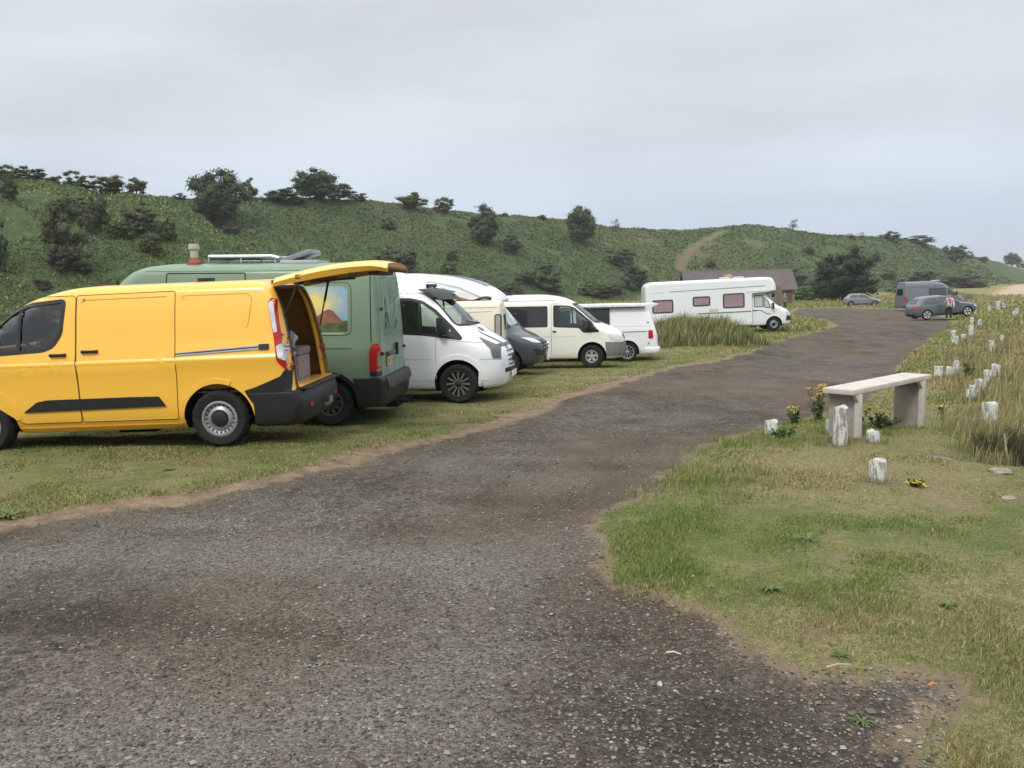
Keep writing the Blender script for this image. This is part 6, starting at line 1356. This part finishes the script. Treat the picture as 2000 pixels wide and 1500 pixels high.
# ================================================================ bench: thick pale plank on two slab legs
A=Vector((3.71,9.49)); B=Vector((5.20,10.82))
d2=(B-A); ln=d2.length; d2.normalize(); n2=Vector((-d2.y,d2.x)); ang=math.atan2(d2.y,d2.x)
bz=zg1(4.2,10.1)-.03
be=empty('bench',(A.x,A.y,bz),(0,0,ang)); tag(be,'pale pinkish plank bench on two grey slab legs above the gravel edge','bench')
M_PLANK=flat('pale_pink_timber',(.50,.455,.41),.75,.25,.14,5); M_SLAB=flat('grey_concrete_slab',(.30,.27,.255),.9,.2,.15,12)
def bx(nm,c,s,m,par=be,bev=.008,rot=None):
    bm=bmesh.new(); box(bm,Vector(c),s,rot,bev); return bmo(nm,bm,m,par)
bx('seat',(ln/2,0,.575),(ln+.10,.37,.062),M_PLANK,bev=.012)
for lx in (.12,ln-.18):
    l=bx('leg',(lx,.02,.24),(.05,.31,.60),M_SLAB); bx('leg_edge_board',(lx,-.165,.25),(.10,.05,.58),M_PLANK,l,.006)
    bx('leg_brace',(lx,.02,.515),(.12,.32,.05),M_SLAB,l,.006)
    bm=bmesh.new(); prism(bm,[(lx-.13,.535),(lx-.05,.535),(lx-.05,.45)],-.19,-.15,'y'); bmo('bracket',bm,M_PLANK,l,False)
# ================================================================ flowers, weeds
M_PETAL=flat('yellow_petals',(.75,.52,.03),.6,.3,.2,20); M_STEM=flat('weed_green',(.06,.095,.03),.8,.2,.4,9)
def flower(x,y,h,w,nf,lab,n=7,seed=0,col=M_PETAL):
    g_=random.Random(seed); r=empty('flowering_weed',(x,y,zg1(x,y)-.01)); tag(r,lab,'plant'); sb=bmesh.new(); lb=bmesh.new(); fb=bmesh.new()
    for k in range(n):
        a=g_.uniform(0,6.28); rd_=g_.uniform(0,w/2); tx,ty,tz=rd_*math.cos(a),rd_*math.sin(a),h*g_.uniform(.55,1)
        tube(sb,[(tx*.2,ty*.2,0),(tx*.6,ty*.6,tz*.5),(tx,ty,tz)],[.005,.004,.003],5)
        for j in range(16):
            t=g_.uniform(.05,.92); p=Vector((tx*t,ty*t,tz*t)); q=Vector((g_.gauss(0,1),g_.gauss(0,1),g_.gauss(.2,.6))).normalized(); s=Vector((g_.gauss(0,1),g_.gauss(0,1),g_.gauss(0,1))).cross(q).normalized(); L_=g_.uniform(.03,.065)
            vs=[lb.verts.new(p),lb.verts.new(p+q*L_*.5+s*L_*.28),lb.verts.new(p+q*L_),lb.verts.new(p+q*L_*.5-s*L_*.28)]; lb.faces.new(vs)
        if k<nf:
            for j in range(9):
                p=Vector((tx+g_.gauss(0,.022),ty+g_.gauss(0,.022),tz+g_.gauss(.008,.010))); m=Matrix.Translation(p)@Matrix.Diagonal((1,1,.45,1)); bmesh.ops.create_icosphere(fb,subdivisions=1,radius=g_.uniform(.007,.012),matrix=m)
    bmo('stems',sb,M_STEM,r); bmo('leaves',lb,M_STEM,r,False)
    if nf: bmo('flowers',fb,col,r)
    else: fb.free()
def gp(x,y): return x,y
flower(4.15,11.3,.50,.36,9,"tall yellow flowered weed at the left end of the bench's plank",14,1)
flower(4.24,10.3,.42,.30,6,'yellow flowered weed growing under the plank behind the near leg',12,2)
flower(3.75,11.1,.24,.26,4,'low yellow flowered weed at the gravel edge left of the bench',9,3)
flower(4.45,10.1,.22,.6,0,'dark leafless looking green weed between the bench legs',18,4)
flower(6.5,12.6,.14,.2,3,'small orange yellow flower patch between the far bench leg and the capped post',6,5)
flower(3.45,7.1,.05,.10,3,'bright orange yellow flowers in the turf right of the nearest post',7,6)
flower(9.5,17.5,.42,.4,0,'dark green weed clump beside the slim tall post',18,7)
flower(3.12,9.62,.16,.4,0,'dark green weed clump at the short stub post',16,8)
def rosette(x,y,s,lab,seed,h=.6):
    g_=random.Random(seed); bm=bmesh.new(); N_=17
    for k in range(N_):
        a=2*math.pi*k/N_+g_.uniform(-.2,.2); L_=s*g_.uniform(.7,1.1); u=Vector((math.cos(a),math.sin(a),0)); t=Vector((-u.y,u.x,0)); el=g_.uniform(.15,.7)*h
        rows=[]
        for j in range(5):
            q=j/4; c=u*L_*q+Vector((0,0,L_*(el*math.sin(q*2.4)))); ww=L_*.10*math.sin(math.pi*(.12+q*.85)); rows.append((bm.verts.new(c-t*ww),bm.verts.new(c+t*ww)))
        for a_,b_ in zip(rows[:-1],rows[1:]): bm.faces.new((a_[0],a_[1],b_[1],b_[0]))
    o=bmo('leafy_weed',bm,flat('dark_weed_leaf',(.085,.125,.04),.75,.3,.4,30),None); o.location=(x,y,zg1(x,y)+.0); tag(o,lab,'weed')
for i,(x,y,s_,lab) in enumerate([(1.43,4.59,.085,'flat dark leafy weed in the turf near the gravel point'),(1.97,5.5,.10,'wide low weed in the middle of the right turf'),(2.28,4.29,.085,"dark green weed near the photo's right edge in the turf"),(1.51,3.76,.06,'leafy weed at the bare soil edge of the foreground turf'),(-4.12,6.74,.16,"bright leafy weed at the photo's left edge of the verge"),(-3.62,8.7,.09,"weed in the turf in front of the yellow van's rear wheel"),(1.35,3.15,.05,'spiky pale weed at the lowest right edge of the gravel')]): rosette(x,y,s_,lab,i+70)
# stones and litter
def stone(x,y,s,lab,seed,col=(.24,.21,.18),nm='rock',cat='stone'):
    g_=random.Random(seed); bm=bmesh.new(); bmesh.ops.create_icosphere(bm,subdivisions=3,radius=1)
    ph=[g_.uniform(0,6) for _ in range(4)]
    for v in bm.verts:
        p=v.co; k=1+.16*math.sin(p.x*3+ph[0])+.12*math.sin(p.y*4+ph[1])+.08*math.sin(p.z*6+p.x*5+ph[2]); v.co=Vector((p.x*k*s[0],p.y*k*s[1],p.z*k*s[2]))
    o=bmo(nm,bm,flat('stone_%d'%seed,col,.9,.2,.3,14),None,True,60); o.location=(x,y,zg1(x,y)+s[2]*.25); o.rotation_euler=(0,0,g_.uniform(0,3)); tag(o,lab,cat)
stone(4.43,7.53,(.11,.08,.035),'pale rough rock in the hollow before the tall grass',1,(.25,.21,.16))
stone(4.25,8.25,(.10,.07,.02),'flat grey rock at the upper lip of the dark hollow',2,(.17,.15,.13))
stone(3.97,6.62,(.07,.05,.015),"flat pinkish rock at the photo's right edge by the turf",3,(.27,.22,.18))
stone(.62,3.52,(.014,.012,.012),'round pale pebble on the gravel below the turf point',4,(.4,.4,.36),'pebble','pebble')
stone(1.05,4.86,(.012,.010,.010),'tiny white pebble in the grass left of the weeds',5,(.6,.6,.56),'pebble','pebble')
def stick(x,y,L_,a,r,lab,col,nm='twig'):
    bm=bmesh.new(); tube(bm,[(-L_/2*math.cos(a),-L_/2*math.sin(a),0),(0,.004,.008),(L_/2*math.cos(a),L_/2*math.sin(a),.002)],[r,r*.9,r*.6],6); o=bmo(nm,bm,flat(nm+'_'+str(col[0]),col,.7),None); o.location=(x,y,zg1(x,y)+.022); tag(o,lab,nm)
stick(.74,3.83,.07,-.4,.005,'short pale twig on the gravel below the turf',(.5,.45,.35)); stick(1.44,3.62,.12,.15,.005,'pale straw coloured twig lying along the bare soil edge',(.38,.34,.2))
stick(1.77,3.43,.035,.1,.005,'small bright orange litter piece on the dark gravel edge',(.85,.2,.04),'litter')
bm=bmesh.new(); tube(bm,[(0,0,-.05),(.0,.01,.3)],[.012,.008],6); o=bmo('stake',bm,flat('pale_stake',(.4,.34,.22)),None); o.location=(5.3,8.9,zg1(5.3,8.9)); o.rotation_euler=(0,R_(-8),0); tag(o,'thin pale stake upright in the dark grass of the hollow','stake')
# ================================================================ picnic table far right
def picnic(x,y,a,lab):
    t=empty('picnic_table',(x,y,zg1(x,y)),(0,0,R_(a))); t['label']=lab; t['category']='table'
    mt=flat('grey_bleached_timber',(.34,.31,.26),.85,.2,.2,4)
    def q(nm,c,s,rot=None):
        bm=bmesh.new(); box(bm,Vector(c),s,rot,.012); return bmo(nm,bm,mt,t)
    bm=bmesh.new()
    for k in range(5): box(bm,Vector((0,-.3+.15*k,.76)),(1.7,.135,.045),None,.008)
    bmo('table_top',bm,mt,t)
    for s in (-1,1):
        q('seat',(0,s*.68,.45),(1.7,.26,.05))
        for e in (-.6,.6): q('leg',(e,s*.38,.37),(.05,.1,.86),Matrix.Rotation(R_(s*28),3,'X'))
    for e in (-.6,.6): q('cross_beam',(e+.05,0,.42),(.045,1.5,.09)); q('top_bearer',(e+.05,0,.71),(.045,.7,.07))
picnic(43.2,75.,30.,'grey timber picnic table on the rise at the right edge, above the small posts')
# low box like signboard in the grass beyond the cars
t=empty('signboard',(53.,98.,zg1(53,98)),(0,0,R_(10))); tag(t,"low grey board on legs in the grass beyond the hatchback's bonnet",'board')
bm=bmesh.new(); box(bm,Vector((0,0,.9)),(1.1,.08,.6),None,.02); bmo('panel',bm,flat('weathered_wood',(.17,.14,.115)),t)
for x in (-.45,.45): bm=bmesh.new(); box(bm,Vector((x,.05,.55)),(.1,.1,1.2),None,.01); bmo('leg',bm,flat('weathered_wood',(.17,.14,.115)),t)
# ================================================================ people
def skin(name,pts,edges,rad,mat,parent,root=0,sub=2):
    me=bpy.data.meshes.new(name); me.from_pydata(pts,edges,[]); o=bpy.data.objects.new(name,me); COL.objects.link(o)
    m=o.modifiers.new('s','SKIN'); m.use_smooth_shade=True; sv=me.skin_vertices[0].data
    for i,r in enumerate(rad): sv[i].radius=r if isinstance(r,tuple) else (r,r); sv[i].use_root=(i==root)
    u=o.modifiers.new('u','SUBSURF'); u.levels=u.render_levels=sub
    bpy.context.view_layer.update(); r=bpy.data.meshes.new_from_object(o.evaluated_get(bpy.context.evaluated_depsgraph_get())); bpy.data.objects.remove(o); r.name=name
    r.materials.clear(); r.materials.append(mat); q=link(name,r,parent); return q
def person(x,y,z,face,lab,top,low,hair,scarf=None,armup=False,h=1.7):
    rt=empty('person',(x,y,z),(0,0,R_(face))); rt.scale=(h/1.72,)*3; tag(rt,lab,'person')
    SK=flat('skin_tone',(.48,.30,.22),.6)
    # joints (facing +x): pelvis,chest,neck,head, arms, legs
    P=[(0,0,.94),(.0,0,1.12),(.0,0,1.34),(.005,0,1.47),(.02,0,1.53),(.035,0,1.62),(.03,0,1.70),
       (0,.17,1.39),(-.02,.25,1.13),(.06,.27,.90),(.10,.265,.84),
       (0,-.17,1.39),(-.02,-.25,1.13),(.08,-.25,.92) if not armup else (.20,-.20,1.24),(.13,-.245,.86) if not armup else (.26,-.12,1.36),
       (0,.09,.90),(.02,.11,.50),(-.01,.12,.09),(.13,.125,.035),(0,-.09,.90),(.03,-.12,.50),(.03,-.13,.09),(.17,-.14,.035)]
    E=[(0,1),(1,2),(2,3),(3,4),(4,5),(5,6),(2,7),(7,8),(8,9),(9,10),(2,11),(11,12),(12,13),(13,14),(0,15),(15,16),(16,17),(17,18),(0,19),(19,20),(20,21),(21,22)]
    Rd=[(.12,.15),(.105,.13),(.11,.15),.055,.052,(.09,.075),(.07,.06),.06,.042,.032,.030,.06,.042,.032,.030,.085,.058,.042,.035,.085,.058,.042,.035]
    b=skin('body',P,E,Rd,SK,rt)
    # fingers and face details small but present
    bm=bmesh.new()
    for hp,el in ((P[10],P[9]),(P[14],P[13])):
        d=(Vector(hp)-Vector(el)).normalized(); s=Vector((0,1,0)).cross(d).normalized()
        for k in range(4):
            o_=Vector(hp)+s*(-.027+.018*k); L_=(.06,.07,.066,.052)[k]; tube(bm,[o_,o_+d*L_*.55,o_+d*L_+Vector((.012,0,0))],[.0085,.008,.006],6)
        tube(bm,[Vector(hp)+s*-.03,Vector(hp)+s*-.05+d*.03],[.01,.007],6)
    bmo('fingers',bm,SK,b)
    bm=bmesh.new(); box(bm,Vector((.128,0,1.60)),(.025,.025,.04),None,.008); 
    for sg in (-1,1): box(bm,Vector((.035,sg*.082,1.605)),(.03,.014,.055),None,.006)
    bmo('face_features',bm,SK,b)
    bm=bmesh.new()
    for sg in (-1,1): bmesh.ops.create_icosphere(bm,subdivisions=2,radius=.012,matrix=Matrix.Translation((.112,sg*.032,1.63)))
    bmo('eyes',bm,M_BLACK,b)
    bm=bmesh.new(); bmesh.ops.create_icosphere(bm,subdivisions=3,radius=.105,matrix=Matrix.Translation((.005,0,1.655))@Matrix.Diagonal((1.05,.92,1.05,1)))
    bmesh.ops.delete(bm,geom=[v for v in bm.verts if v.co.x>.055 and v.co.z<1.69],context='VERTS'); bmo('hair',bm,flat('hair_%.2f'%hair[0],hair,.7),b)
    T=[(0,0,.92),(0,0,1.12),(0,0,1.34),(.0,0,1.46),P[7],P[8],(P[9][0]*.85+P[8][0]*.15,P[9][1],P[9][2]+.03),P[11],P[12],tuple(P[13][k]*.85+P[12][k]*.15 for k in range(3))]
    skin('top',T,[(0,1),(1,2),(2,3),(2,4),(4,5),(5,6),(2,7),(7,8),(8,9)],[(.15,.185),(.125,.155),(.13,.17),.07,.075,.057,.046,.075,.057,.046],top,b)
    skin('trousers',[(0,0,.97),(0,0,.90),(0,.10,.86),P[16],(P[17][0],P[17][1],.10),(0,-.10,.86),P[20],(P[21][0],P[21][1],.10)],[(0,1),(1,2),(2,3),(3,4),(1,5),(5,6),(6,7)],[(.13,.165),(.135,.17),.10,.075,.06,.10,.075,.06],low,b)
    for k in (17,21):
        bm=bmesh.new(); box(bm,Vector((P[k][0]+.06,P[k][1],.045)),(.27,.095,.09),None,.03); bmo('shoe',bm,M_BLACK,b)
    if scarf: skin('scarf',[(.02,0,1.46),(.09,.03,1.38),(.12,.05,1.22),(.12,.06,1.08),(.09,-.06,1.36),(-.06,.0,1.44)],[(0,1),(1,2),(2,3),(0,4),(0,5)],[(.085,.1),.06,.055,.04,.06,.07],scarf,b,sub=1)
    return rt
person(28.15,54.35,zg1(28.15,54.35),-118,'person in black trousers and white top with a red scarf standing by the hatchback',flat('white_grey_top',(.52,.50,.53),.8),flat('black_trousers',(.012,.013,.02),.85),(.03,.022,.02),flat('red_scarf',(.50,.05,.05),.8),True)
person(29.6,91.5,zg1(29.6,91.5),20,"person in a blue grey jacket and dark trousers beyond the white motorhome's nose",flat('blue_grey_jacket',(.13,.16,.24),.85),flat('dark_trousers',(.03,.032,.045),.85),(.35,.3,.25),None,False,1.72)
# ---------------------------------------------------------------- coastal haze: one closed box of thin even air
bm=bmesh.new(); box(bm,Vector((0,940,16.5)),(3900,1960,43)); hz=bmo('haze',bm,[],None,False)
hm=bpy.data.materials.new('thin_sea_haze'); hm.use_nodes=True; t_=hm.node_tree; t_.nodes.clear(); o_=t_.nodes.new('ShaderNodeOutputMaterial'); pv=t_.nodes.new('ShaderNodeVolumePrincipled')
pv.inputs['Color'].default_value=(.9,.9,.9,1); pv.inputs['Density'].default_value=.0003; pv.inputs['Anisotropy'].default_value=.0; t_.links.new(pv.outputs[0],o_.inputs['Volume'])
hz.data.materials.append(hm); tag(hz,'thin pale sea haze over the field and hills',None,None,'stuff')
